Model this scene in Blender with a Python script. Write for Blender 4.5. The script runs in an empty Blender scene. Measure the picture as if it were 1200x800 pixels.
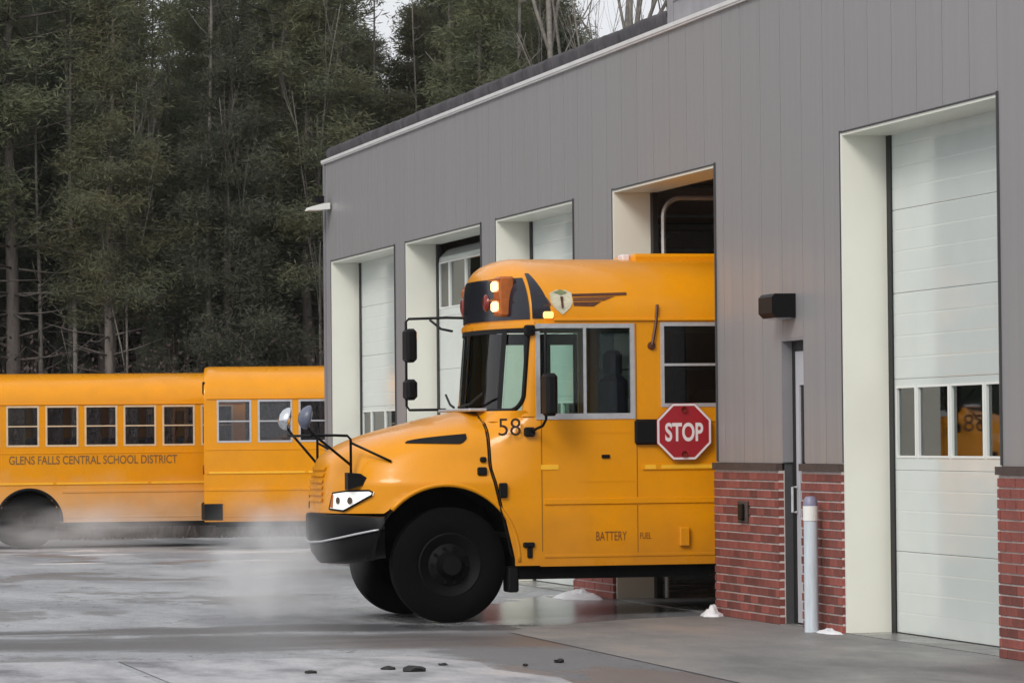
import bpy, bmesh, math, random
from math import sin, cos, pi, radians, sqrt
from mathutils import Vector, Matrix

SC = bpy.context.scene
COL = SC.collection
rnd = random.Random(58)

# ---------------------------------------------------------------- camera
cam_d = bpy.data.cameras.new("camera")
cam = bpy.data.objects.new("camera", cam_d)
COL.objects.link(cam)
yaw, pitch, roll = radians(13.4), radians(1.434), radians(-0.547)
fw = Vector((sin(yaw) * cos(pitch), cos(yaw) * cos(pitch), sin(pitch)))
r0 = Vector((cos(yaw), -sin(yaw), 0))
u0 = r0.cross(fw)
rr = cos(roll) * r0 + sin(roll) * u0
uu = -sin(roll) * r0 + cos(roll) * u0
M = Matrix(((rr.x, uu.x, -fw.x), (rr.y, uu.y, -fw.y), (rr.z, uu.z, -fw.z))).to_4x4()
M.translation = Vector((-10.22, 0, 1.68))
cam.matrix_world = M
cam_d.sensor_fit = 'HORIZONTAL'
cam_d.sensor_width = 36
cam_d.lens = 135
cam_d.clip_start = 0.5
cam_d.clip_end = 3000
SC.camera = cam

# ---------------------------------------------------------------- sky, sun, exposure
SUN_EL, SUN_AZ = radians(36), radians(224)      # azimuth clockwise from +y
w = bpy.data.worlds.new("World")
SC.world = w
w.use_nodes = True
nt = w.node_tree
nt.nodes.clear()
wo = nt.nodes.new("ShaderNodeOutputWorld")
bg = nt.nodes.new("ShaderNodeBackground")
sky = nt.nodes.new("ShaderNodeTexSky")
sky.sky_type = 'NISHITA'
sky.sun_disc = False
sky.sun_elevation = SUN_EL
sky.sun_rotation = SUN_AZ
sky.air_density = 1.0
sky.dust_density = 6.0
sky.ozone_density = 1.0
hs = nt.nodes.new("ShaderNodeHueSaturation")
hs.inputs["Saturation"].default_value = 0.16     # high thin overcast: nearly colourless sky
nt.links.new(sky.outputs[0], hs.inputs["Color"])
cl = nt.nodes.new("ShaderNodeMix")                # closed cloud layer in front of the clear sky
cl.data_type = 'RGBA'
cl.inputs[0].default_value = 0.78
cl.inputs[7].default_value = (8.9, 9.1, 9.5, 1)
nt.links.new(hs.outputs[0], cl.inputs[6])
nt.links.new(cl.outputs[2], bg.inputs["Color"])
bg.inputs["Strength"].default_value = 0.11
nt.links.new(bg.outputs[0], wo.inputs["Surface"])

sl = bpy.data.lights.new("sun", 'SUN')
sl.energy = 1.45
sl.angle = radians(20)
sl.color = (1.0, 0.95, 0.88)
so = bpy.data.objects.new("sun", sl)
COL.objects.link(so)
sd = Vector((sin(SUN_AZ) * cos(SUN_EL), cos(SUN_AZ) * cos(SUN_EL), sin(SUN_EL)))
so.rotation_euler = sd.to_track_quat('Z', 'Y').to_euler()
so.location = (-30, -10, 40)

SC.view_settings.view_transform = 'Standard'
SC.view_settings.look = 'None'
SC.view_settings.gamma = 1
SC.view_settings.exposure = 0.0
SC.render.engine = 'CYCLES'
SC.cycles.max_bounces = 6
SC.cycles.volume_bounces = 3
SC.cycles.transparent_max_bounces = 12

# ---------------------------------------------------------------- materials
def principled(name):
    m = bpy.data.materials.new(name)
    m.use_nodes = True
    n = m.node_tree
    b = n.nodes["Principled BSDF"]
    return m, n, b

def mat(name, col, rough=0.5, metal=0.0, spec=0.5, var=0.0, vscale=4.0, col2=None, bump=0.0, bscale=40.0,
        coat=0.0, rvar=0.0, stretch=(1, 1, 1), emit=None, estr=0.0, objrand=0.0, detail=5.0):
    m, n, b = principled(name)
    b.inputs["Base Color"].default_value = (*col, 1)
    b.inputs["Roughness"].default_value = rough
    b.inputs["Metallic"].default_value = metal
    b.inputs["Specular IOR Level"].default_value = spec
    if coat:
        b.inputs["Coat Weight"].default_value = coat
        b.inputs["Coat Roughness"].default_value = 0.07
    if emit:
        b.inputs["Emission Color"].default_value = (*emit, 1)
        b.inputs["Emission Strength"].default_value = estr
    if var or bump or rvar or objrand:
        tc = n.nodes.new("ShaderNodeTexCoord")
        mp = n.nodes.new("ShaderNodeMapping")
        mp.inputs["Scale"].default_value = stretch
        n.links.new(tc.outputs["Object"], mp.inputs[0])
    if var or rvar:
        ns = n.nodes.new("ShaderNodeTexNoise")
        ns.inputs["Scale"].default_value = vscale
        ns.inputs["Detail"].default_value = detail
        ns.inputs["Roughness"].default_value = 0.62
        n.links.new(mp.outputs[0], ns.inputs["Vector"])
    last = None
    if var:
        c2 = col2 or tuple(c * (1 - var) for c in col)
        mx = n.nodes.new("ShaderNodeMix"); mx.data_type = 'RGBA'
        mr = n.nodes.new("ShaderNodeMapRange")
        mr.inputs[1].default_value = 0.32; mr.inputs[2].default_value = 0.68
        n.links.new(ns.outputs[0], mr.inputs[0])
        n.links.new(mr.outputs[0], mx.inputs[0])
        mx.inputs[6].default_value = (*col, 1)
        mx.inputs[7].default_value = (*c2, 1)
        last = mx.outputs[2]
        n.links.new(last, b.inputs["Base Color"])
    if objrand:
        oi = n.nodes.new("ShaderNodeObjectInfo")
        hv = n.nodes.new("ShaderNodeHueSaturation")
        mr2 = n.nodes.new("ShaderNodeMapRange")
        mr2.inputs[3].default_value = 1 - objrand; mr2.inputs[4].default_value = 1 + objrand
        n.links.new(oi.outputs["Random"], mr2.inputs[0])
        n.links.new(mr2.outputs[0], hv.inputs["Value"])
        if last: n.links.new(last, hv.inputs["Color"])
        else: hv.inputs["Color"].default_value = (*col, 1)
        n.links.new(hv.outputs[0], b.inputs["Base Color"])
    if rvar:
        mr3 = n.nodes.new("ShaderNodeMapRange")
        mr3.inputs[1].default_value = 0.35; mr3.inputs[2].default_value = 0.65
        mr3.inputs[3].default_value = max(0.02, rough - rvar); mr3.inputs[4].default_value = min(1, rough + rvar)
        n.links.new(ns.outputs[0], mr3.inputs[0])
        n.links.new(mr3.outputs[0], b.inputs["Roughness"])
    if bump:
        nb = n.nodes.new("ShaderNodeTexNoise")
        nb.inputs["Scale"].default_value = bscale
        nb.inputs["Detail"].default_value = 4
        n.links.new(mp.outputs[0], nb.inputs["Vector"])
        bp = n.nodes.new("ShaderNodeBump")
        bp.inputs["Strength"].default_value = bump
        bp.inputs["Distance"].default_value = 0.02
        n.links.new(nb.outputs[0], bp.inputs["Height"])
        n.links.new(bp.outputs[0], b.inputs["Normal"])
    return m

def glass(name, tint, ior=1.5, rough=0.03):
    m = bpy.data.materials.new(name)
    m.use_nodes = True
    n = m.node_tree
    n.nodes.clear()
    o = n.nodes.new("ShaderNodeOutputMaterial")
    t = n.nodes.new("ShaderNodeBsdfTransparent"); t.inputs[0].default_value = (*tint, 1)
    g = n.nodes.new("ShaderNodeBsdfGlossy"); g.inputs["Roughness"].default_value = rough
    f = n.nodes.new("ShaderNodeFresnel"); f.inputs[0].default_value = ior
    mx = n.nodes.new("ShaderNodeMixShader")
    n.links.new(f.outputs[0], mx.inputs[0])
    n.links.new(t.outputs[0], mx.inputs[1])
    n.links.new(g.outputs[0], mx.inputs[2])
    n.links.new(mx.outputs[0], o.inputs[0])
    return m

MT = {}
MT['yellow'] = mat('bus_yellow_paint', (0.78, 0.300, 0.0015), 0.33, spec=0.25, var=0.10, vscale=2.2, coat=0.32, rvar=0.10, bump=0.05, bscale=2.5)
MT['seam'] = mat('dark_panel_seam', (0.20, 0.07, 0.004), 0.6, var=0.2)  # dark brown lines along the body panel joints
MT['yellow2'] = mat('reflective_yellow_tape', (0.95, 0.50, 0.03), 0.3, var=0.1, vscale=6)
MT['black'] = mat('black_plastic', (0.004, 0.004, 0.005), 0.5, spec=0.22, var=0.3, vscale=9)
MT['blackgloss'] = mat('black_gloss_panel', (0.012, 0.013, 0.022), 0.16, var=0.2, vscale=3)
MT['rubber'] = mat('tyre_rubber', (0.0035, 0.0035, 0.004), 0.85, spec=0.10, var=0.4, vscale=14, bump=0.3, bscale=60)
MT['rim'] = mat('dark_steel_rim', (0.004, 0.004, 0.0045), 0.6, spec=0.15, metal=0.0, var=0.4, vscale=9)
MT['chassis'] = mat('chassis_black', (0.004, 0.004, 0.004), 0.85, spec=0.1, var=0.5, vscale=7)
MT['alu'] = mat('aluminium_trim', (0.62, 0.62, 0.64), 0.32, metal=0.5, var=0.15, vscale=20)
MT['glass'] = glass('bus_glass', (0.78, 0.88, 0.84))
MT['glassdark'] = glass('dark_bus_glass', (0.30, 0.34, 0.36))
MT['glassfar'] = glass('parked_bus_glass', (0.85, 0.86, 0.88))
MT['clear'] = glass('double_glazing', (0.62, 0.70, 0.67), 2.3)
MT['seat'] = mat('seat_vinyl', (0.26, 0.25, 0.28), 0.55, var=0.3, vscale=8)
MT['tanframe'] = mat('tan_window_frame', (0.70, 0.52, 0.33), 0.4, var=0.2, vscale=7)
MT['navy'] = mat('navy_seat_cloth', (0.016, 0.022, 0.06), 0.8, var=0.5, vscale=9)
MT['headliner'] = mat('cabin_lining', (0.60, 0.55, 0.48), 0.8, var=0.2, vscale=5)
MT['headlamp'] = mat('lit_headlamp', (0.9, 0.9, 0.88), 0.1, emit=(1.0, 0.97, 0.92), estr=0.42, coat=0.8)
MT['lampbulb'] = mat('lamp_projector', (0.16, 0.12, 0.09), 0.15, metal=0.6, var=0.3, vscale=30)
MT['amber'] = mat('lit_amber_lens', (0.9, 0.45, 0.1), 0.2, emit=(1.0, 0.62, 0.30), estr=2.6)
MT['marker'] = mat('lit_marker_lens', (0.9, 0.5, 0.1), 0.2, emit=(1.0, 0.55, 0.14), estr=2.2)
MT['amberhouse'] = mat('amber_lamp_housing', (0.50, 0.13, 0.02), 0.35, var=0.4, vscale=12)
MT['redlens'] = mat('red_lens', (0.22, 0.02, 0.012), 0.2, var=0.3, vscale=20)
MT['signred'] = mat('stop_sign_red', (0.36, 0.012, 0.022), 0.4, var=0.15, vscale=8)
MT['signwhite'] = mat('stop_sign_white', (0.78, 0.70, 0.70), 0.45, var=0.1, vscale=10)
MT['letter'] = mat('dark_lettering', (0.045, 0.02, 0.008), 0.5, var=0.2, vscale=20)
MT['letter2'] = mat('brown_lettering', (0.16, 0.05, 0.012), 0.5, var=0.3, vscale=20)
MT['letterfar'] = mat('faded_lettering', (0.20, 0.10, 0.03), 0.5, var=0.3, vscale=20)
MT['cream_emblem'] = mat('emblem_cream', (0.66, 0.62, 0.45), 0.4, var=0.35, vscale=14)
MT['green_emblem'] = mat('emblem_green', (0.22, 0.27, 0.12), 0.4, var=0.3, vscale=14)
MT['brown_emblem'] = mat('emblem_brown', (0.10, 0.025, 0.006), 0.4, var=0.4, vscale=16)
MT['mirror'] = mat('mirror_glass', (0.75, 0.77, 0.8), 0.05, metal=1.0, var=0.05)
MT['bluegrey'] = mat('blue_grey_mirror_back', (0.12, 0.135, 0.19), 0.35, var=0.25, vscale=9)
# building
MT['siding'] = mat('grey_metal_siding', (0.288, 0.277, 0.281), 0.42, metal=0.0, spec=0.5, var=0.10, vscale=0.8, rvar=0.06,
                   stretch=(1, 5, 0.22), objrand=0.012, bump=0.015, bscale=1.4)
MT['trim'] = mat('grey_trim', (0.25, 0.24, 0.255), 0.4, var=0.1, vscale=2)
MT['joint'] = mat('dark_joint', (0.06, 0.058, 0.062), 0.7, var=0.2)
MT['cream'] = mat('cream_jamb_paint', (0.80, 0.80, 0.71), 0.42, var=0.07, vscale=1.3, rvar=0.08)
MT['whitetrim'] = mat('white_trim_paint', (0.80, 0.80, 0.76), 0.35, var=0.08, vscale=3)
MT['door'] = mat('white_door_enamel', (0.64, 0.685, 0.66), 0.12, spec=0.8, var=0.06, vscale=2.2, rvar=0.05, bump=0.02, bscale=2.5)
MT['seal'] = mat('black_rubber_seal', (0.012, 0.012, 0.013), 0.6, var=0.2)
MT['mortar'] = mat('mortar', (0.60, 0.52, 0.49), 0.9, var=0.25, vscale=20)
MT['brick'] = mat('red_brick', (0.25, 0.066, 0.047), 0.8, var=0.5, vscale=7, col2=(0.17, 0.048, 0.04), bump=0.3, bscale=60, objrand=0.38)
MT['brickcap'] = mat('dark_brick_sill', (0.085, 0.055, 0.045), 0.8, var=0.4, vscale=9, bump=0.3)
MT['flash'] = mat('pale_flashing', (0.74, 0.73, 0.72), 0.35, var=0.12, vscale=3)
MT['roofdark'] = mat('dark_roof_edge', (0.068, 0.06, 0.068), 0.8, var=0.55, vscale=2.6, bump=0.5, bscale=9, rvar=0.1)
MT['rooflight'] = mat('pale_roof_edge', (0.33, 0.32, 0.34), 0.6, var=0.2, vscale=3)
MT['membrane'] = mat('roof_membrane', (0.10, 0.10, 0.105), 0.85, var=0.3, vscale=2)
MT['interior'] = mat('interior_wall', (0.62, 0.57, 0.52), 0.8, var=0.25, vscale=1.5)
MT['deck'] = mat('brown_ceiling_deck', (0.50, 0.31, 0.21), 0.7, var=0.35, vscale=2.5, stretch=(0.4, 4, 1))
MT['galv'] = mat('galvanised_track', (0.62, 0.62, 0.60), 0.35, metal=0.4, var=0.15, vscale=10)
MT['greydoor'] = mat('pale_grey_door', (0.50, 0.49, 0.52), 0.4, var=0.1, vscale=5)
MT['bluesleeve'] = mat('pale_blue_sleeve', (0.60, 0.67, 0.73), 0.4, var=0.22, vscale=5, stretch=(6, 6, 0.6))
MT['lilac'] = mat('lilac_cap', (0.26, 0.25, 0.36), 0.4, var=0.3, vscale=9)
MT['snow'] = mat('snow', (0.78, 0.78, 0.80), 0.6, var=0.1, vscale=9, bump=0.5, bscale=25)
MT['dirtysnow'] = mat('dirty_snow', (0.66, 0.63, 0.62), 0.65, var=0.4, vscale=3, bump=0.5, bscale=12)
MT['lump'] = mat('dark_debris', (0.02, 0.019, 0.018), 0.8, var=0.4, vscale=20)
MT['bark'] = mat('dark_bark', (0.15, 0.13, 0.115), 0.9, var=0.5, vscale=3, stretch=(4, 4, 0.7), bump=0.4, bscale=12, objrand=0.35)
MT['palebark'] = mat('pale_bark', (0.24, 0.22, 0.195), 0.85, var=0.5, vscale=4, stretch=(1, 1, 2.5), bump=0.3, bscale=12, objrand=0.25)
MT['concretefloor'] = mat('garage_floor_concrete', (0.22, 0.215, 0.21), 0.35, var=0.3, vscale=1.2, rvar=0.15)

def leafmat(name, c1, c2, objrand=0.3):
    m, n, b = principled(name)
    tc = n.nodes.new("ShaderNodeTexCoord")
    ns = n.nodes.new("ShaderNodeTexNoise"); ns.inputs["Scale"].default_value = 1.1; ns.inputs["Detail"].default_value = 6
    n.links.new(tc.outputs["Object"], ns.inputs["Vector"])
    mx = n.nodes.new("ShaderNodeMix"); mx.data_type = 'RGBA'
    mr = n.nodes.new("ShaderNodeMapRange"); mr.inputs[1].default_value = 0.35; mr.inputs[2].default_value = 0.65
    n.links.new(ns.outputs[0], mr.inputs[0]); n.links.new(mr.outputs[0], mx.inputs[0])
    mx.inputs[6].default_value = (*c1, 1); mx.inputs[7].default_value = (*c2, 1)
    oi = n.nodes.new("ShaderNodeObjectInfo")
    hv = n.nodes.new("ShaderNodeHueSaturation")
    a = n.nodes.new("ShaderNodeMapRange"); a.inputs[3].default_value = 1 - objrand; a.inputs[4].default_value = 1 + objrand
    n.links.new(oi.outputs["Random"], a.inputs[0]); n.links.new(a.outputs[0], hv.inputs["Value"])
    a2 = n.nodes.new("ShaderNodeMapRange"); a2.inputs[3].default_value = 0.46; a2.inputs[4].default_value = 0.53
    n.links.new(oi.outputs["Random"], a2.inputs[0]); n.links.new(a2.outputs[0], hv.inputs["Hue"])
    n.links.new(mx.outputs[2], hv.inputs["Color"])
    n.links.new(hv.outputs[0], b.inputs["Base Color"])
    b.inputs["Roughness"].default_value = 0.65
    b.inputs["Specular IOR Level"].default_value = 0.2
    tr = n.nodes.new("ShaderNodeBsdfTranslucent"); n.links.new(hv.outputs[0], tr.inputs[0])
    ms = n.nodes.new("ShaderNodeMixShader"); ms.inputs[0].default_value = 0.5
    out = n.nodes["Material Output"]
    n.links.new(b.outputs[0], ms.inputs[1]); n.links.new(tr.outputs[0], ms.inputs[2]); n.links.new(ms.outputs[0], out.inputs[0])
    return m
MT['needle'] = leafmat('pine_needles', (0.190, 0.190, 0.108), (0.138, 0.152, 0.105))
MT['needle2'] = leafmat('dark_spruce_needles', (0.155, 0.175, 0.120), (0.115, 0.135, 0.100))
MT['brush'] = leafmat('brown_brush', (0.19, 0.15, 0.125), (0.13, 0.11, 0.095))

def grime(m, low, high, amount, colour):
    """road dirt thrown up on the lower skirts, with a ragged upper edge"""
    n = m.node_tree; b = n.nodes["Principled BSDF"]
    tc = n.nodes.new("ShaderNodeTexCoord"); sx = n.nodes.new("ShaderNodeSeparateXYZ"); n.links.new(tc.outputs["Object"], sx.inputs[0])
    ns = n.nodes.new("ShaderNodeTexNoise"); ns.inputs["Scale"].default_value = 2.6; ns.inputs["Detail"].default_value = 7
    n.links.new(tc.outputs["Object"], ns.inputs["Vector"])
    ad = n.nodes.new("ShaderNodeMath"); ad.operation = 'MULTIPLY_ADD'; n.links.new(ns.outputs[0], ad.inputs[0]); ad.inputs[1].default_value = 0.8; n.links.new(sx.outputs["Z"], ad.inputs[2])
    mr = n.nodes.new("ShaderNodeMapRange"); mr.inputs[1].default_value = high; mr.inputs[2].default_value = low; mr.inputs[3].default_value = 0; mr.inputs[4].default_value = amount
    n.links.new(ad.outputs[0], mr.inputs[0])
    mx = n.nodes.new("ShaderNodeMix"); mx.data_type = 'RGBA'; n.links.new(mr.outputs[0], mx.inputs[0])
    n.links.new(b.inputs["Base Color"].links[0].from_socket, mx.inputs[6]); mx.inputs[7].default_value = (*colour, 1)
    n.links.new(mx.outputs[2], b.inputs["Base Color"])
grime(MT['yellow'], 0.95, 1.45, 0.45, (0.30, 0.12, 0.02))
grime(MT['siding'], 1.75, 2.25, 0.25, (0.30, 0.27, 0.245))

# ---------------------------------------------------------------- mesh builder
class MB:
    def __init__(s): s.v = []; s.f = []
    def add(s, vs, fs):
        o = len(s.v); s.v += [tuple(v) for v in vs]; s.f += [tuple(i + o for i in f) for f in fs]
    def quad(s, a, b, c, d): s.add((a, b, c, d), ((0, 1, 2, 3),))
    def box(s, x0, x1, y0, y1, z0, z1):
        s.add([(x0, y0, z0), (x1, y0, z0), (x1, y1, z0), (x0, y1, z0), (x0, y0, z1), (x1, y0, z1), (x1, y1, z1), (x0, y1, z1)],
              [(0, 3, 2, 1), (4, 5, 6, 7), (0, 1, 5, 4), (1, 2, 6, 5), (2, 3, 7, 6), (3, 0, 4, 7)])
    def bbox(s, x0, x1, y0, y1, z0, z1, b=0.01):
        """box with chamfered edges"""
        def ring(ix, z):
            return [(x0 + ix, y0 + b, z), (x0 + b, y0 + ix, z), (x1 - b, y0 + ix, z), (x1 - ix, y0 + b, z),
                    (x1 - ix, y1 - b, z), (x1 - b, y1 - ix, z), (x0 + b, y1 - ix, z), (x0 + ix, y1 - b, z)]
        vs = ring(b * 0.999, z0) + ring(0, z0 + b) + ring(0, z1 - b) + ring(b * 0.999, z1)
        fs = [tuple(range(7, -1, -1)), tuple(range(24, 32))]
        for k in range(3):
            for i in range(8):
                j = (i + 1) % 8
                fs.append((k * 8 + i, k * 8 + j, k * 8 + 8 + j, k * 8 + 8 + i))
        s.add(vs, fs)
    def tube(s, pts, r, n=8, r2=None):
        P = [Vector(p) for p in pts]
        m = len(P)
        rs = [r if r2 is None else r + (r2 - r) * i / (m - 1) for i in range(m)]
        vs = []; up = None
        for i, p in enumerate(P):
            d = (P[min(i + 1, m - 1)] - P[max(i - 1, 0)]).normalized()
            if up is None:
                up = Vector((0, 0, 1)) if abs(d.z) < 0.9 else Vector((1, 0, 0))
            a = d.cross(up).normalized(); bb = a.cross(d); up = bb
            for k in range(n):
                t = 2 * pi * k / n
                vs.append(p + (a * cos(t) + bb * sin(t)) * rs[i])
        fs = []
        for i in range(m - 1):
            for k in range(n):
                j = (k + 1) % n
                fs.append((i * n + k, i * n + j, i * n + n + j, i * n + n + k))
        fs.append(tuple(range(n - 1, -1, -1))); fs.append(tuple((m - 1) * n + k for k in range(n)))
        s.add(vs, fs)
    def lathe(s, prof, c, axis='y', n=40):
        """prof: list of (r, h) closed or open profile turned about axis through c"""
        vs = []
        for r, h in prof:
            for k in range(n):
                t = 2 * pi * k / n
                if axis == 'y': vs.append((c[0] + r * cos(t), c[1] + h, c[2] + r * sin(t)))
                elif axis == 'z': vs.append((c[0] + r * cos(t), c[1] + r * sin(t), c[2] + h))
                else: vs.append((c[0] + h, c[1] + r * cos(t), c[2] + r * sin(t)))
        fs = []
        for i in range(len(prof) - 1):
            for k in range(n):
                j = (k + 1) % n
                fs.append((i * n + k, i * n + j, i * n + n + j, i * n + n + k))
        s.add(vs, fs)
    def prism(s, poly, fn, d0, d1):
        """poly of (u,v); fn(u,v,d)->xyz"""
        n = len(poly)
        vs = [fn(u, v, d0) for u, v in poly] + [fn(u, v, d1) for u, v in poly]
        fs = [tuple(range(n - 1, -1, -1)), tuple(range(n, 2 * n))]
        for i in range(n):
            j = (i + 1) % n
            fs.append((i, j, n + j, n + i))
        s.add(vs, fs)
    def holes(s, u0, u1, v0, v1, hs, fn, d0, d1):
        """slab with rectangular holes"""
        us = sorted({u0, u1, *[min(max(h[0], u0), u1) for h in hs], *[min(max(h[1], u0), u1) for h in hs]})
        vs_ = sorted({v0, v1, *[min(max(h[2], v0), v1) for h in hs], *[min(max(h[3], v0), v1) for h in hs]})
        def solid(i, j):
            if i < 0 or j < 0 or i >= len(us) - 1 or j >= len(vs_) - 1: return False
            cu = (us[i] + us[i + 1]) / 2; cv = (vs_[j] + vs_[j + 1]) / 2
            return not any(h[0] < cu < h[1] and h[2] < cv < h[3] for h in hs)
        for i in range(len(us) - 1):
            for j in range(len(vs_) - 1):
                if not solid(i, j): continue
                a, b, c, d = us[i], us[i + 1], vs_[j], vs_[j + 1]
                s.quad(fn(a, c, d0), fn(b, c, d0), fn(b, d, d0), fn(a, d, d0))
                s.quad(fn(a, d, d1), fn(b, d, d1), fn(b, c, d1), fn(a, c, d1))
                if not solid(i - 1, j): s.quad(fn(a, d, d0), fn(a, d, d1), fn(a, c, d1), fn(a, c, d0))
                if not solid(i + 1, j): s.quad(fn(b, c, d0), fn(b, c, d1), fn(b, d, d1), fn(b, d, d0))
                if not solid(i, j - 1): s.quad(fn(a, c, d0), fn(a, c, d1), fn(b, c, d1), fn(b, c, d0))
                if not solid(i, j + 1): s.quad(fn(b, d, d0), fn(b, d, d1), fn(a, d, d1), fn(a, d, d0))
    def mesh(s, name, m, smooth=False, fix=True):
        me = bpy.data.meshes.new(name)
        me.from_pydata(s.v, [], s.f)
        if fix:
            bm = bmesh.new(); bm.from_mesh(me)
            bmesh.ops.remove_doubles(bm, verts=bm.verts, dist=1e-5)
            bmesh.ops.recalc_face_normals(bm, faces=bm.faces)
            bm.to_mesh(me); bm.free()
        if smooth is not False:
            me.polygons.foreach_set("use_smooth", [True] * len(me.polygons))
            if smooth is not True:
                me.set_sharp_from_angle(angle=radians(smooth))
        me.materials.append(MT[m] if isinstance(m, str) else m)
        return me
    def build(s, name, m, parent=None, smooth=False, fix=True):
        return link(name, s.mesh(name, m, smooth, fix), parent)

def link(name, data, parent=None):
    o = bpy.data.objects.new(name, data)
    COL.objects.link(o)
    if parent: o.parent = parent
    return o
def tag(o, label=None, cat=None, group=None, kind=None):
    if label: o['label'] = label
    if cat: o['category'] = cat
    if group: o['group'] = group
    if kind: o['kind'] = kind
    return o
def thing(name, label, cat, loc=(0, 0, 0), rotz=0, group=None):
    o = bpy.data.objects.new(name, None)
    COL.objects.link(o)
    o.location = loc; o.rotation_euler = (0, 0, rotz); o.empty_display_size = 0.3
    return tag(o, label, cat, group)
def copy_tree(o, parent=None):
    c = o.copy(); COL.objects.link(c)
    if parent: c.parent = parent
    for ch in [x for x in SC.objects if x.parent == o]:
        copy_tree(ch, c)
    return c
def text_mesh(body, h, width, extrude=0.004, bold=0.0):
    """letters of cap height h stretched to width, in the xy plane, lower left at the origin"""
    cu = bpy.data.curves.new("t", 'FONT')
    cu.body = body; cu.size = 1; cu.extrude = 0.0; cu.offset = bold; cu.resolution_u = 6
    o = bpy.data.objects.new("t", cu); COL.objects.link(o)
    dg = bpy.context.evaluated_depsgraph_get(); dg.update()
    me = bpy.data.meshes.new_from_object(o.evaluated_get(dg))
    bpy.data.objects.remove(o)
    xs = [v.co.x for v in me.vertices]; ys = [v.co.y for v in me.vertices]
    x0, x1, y0, y1 = min(xs), max(xs), min(ys), max(ys)
    vs = [((v.co.x - x0) / (x1 - x0) * width, (v.co.y - y0) / (y1 - y0) * h) for v in me.vertices]
    fs = [tuple(p.vertices) for p in me.polygons]
    bpy.data.meshes.remove(me)
    return vs, fs
def text_part(name, body, h, width, fn, m, parent, bold=0.0):
    vs, fs = text_mesh(body, h, width, bold=bold)
    mb = MB(); mb.add([fn(u, v) for u, v in vs], fs)
    return mb.build(name, m, parent, fix=False)

def sstep(a, b, x):
    t = min(1, max(0, (x - a) / (b - a))); return t * t * (3 - 2 * t)
def clamp01(t): return min(1, max(0, t))
def gz(x, y):
    """height of the yard: a gentle fall away from the doors and towards the far parking"""
    a = max(clamp01(-x / 2.5), clamp01((y - 54) / 6))
    return -0.05 * a - 0.30 * clamp01((y - 44) / 28)

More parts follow.
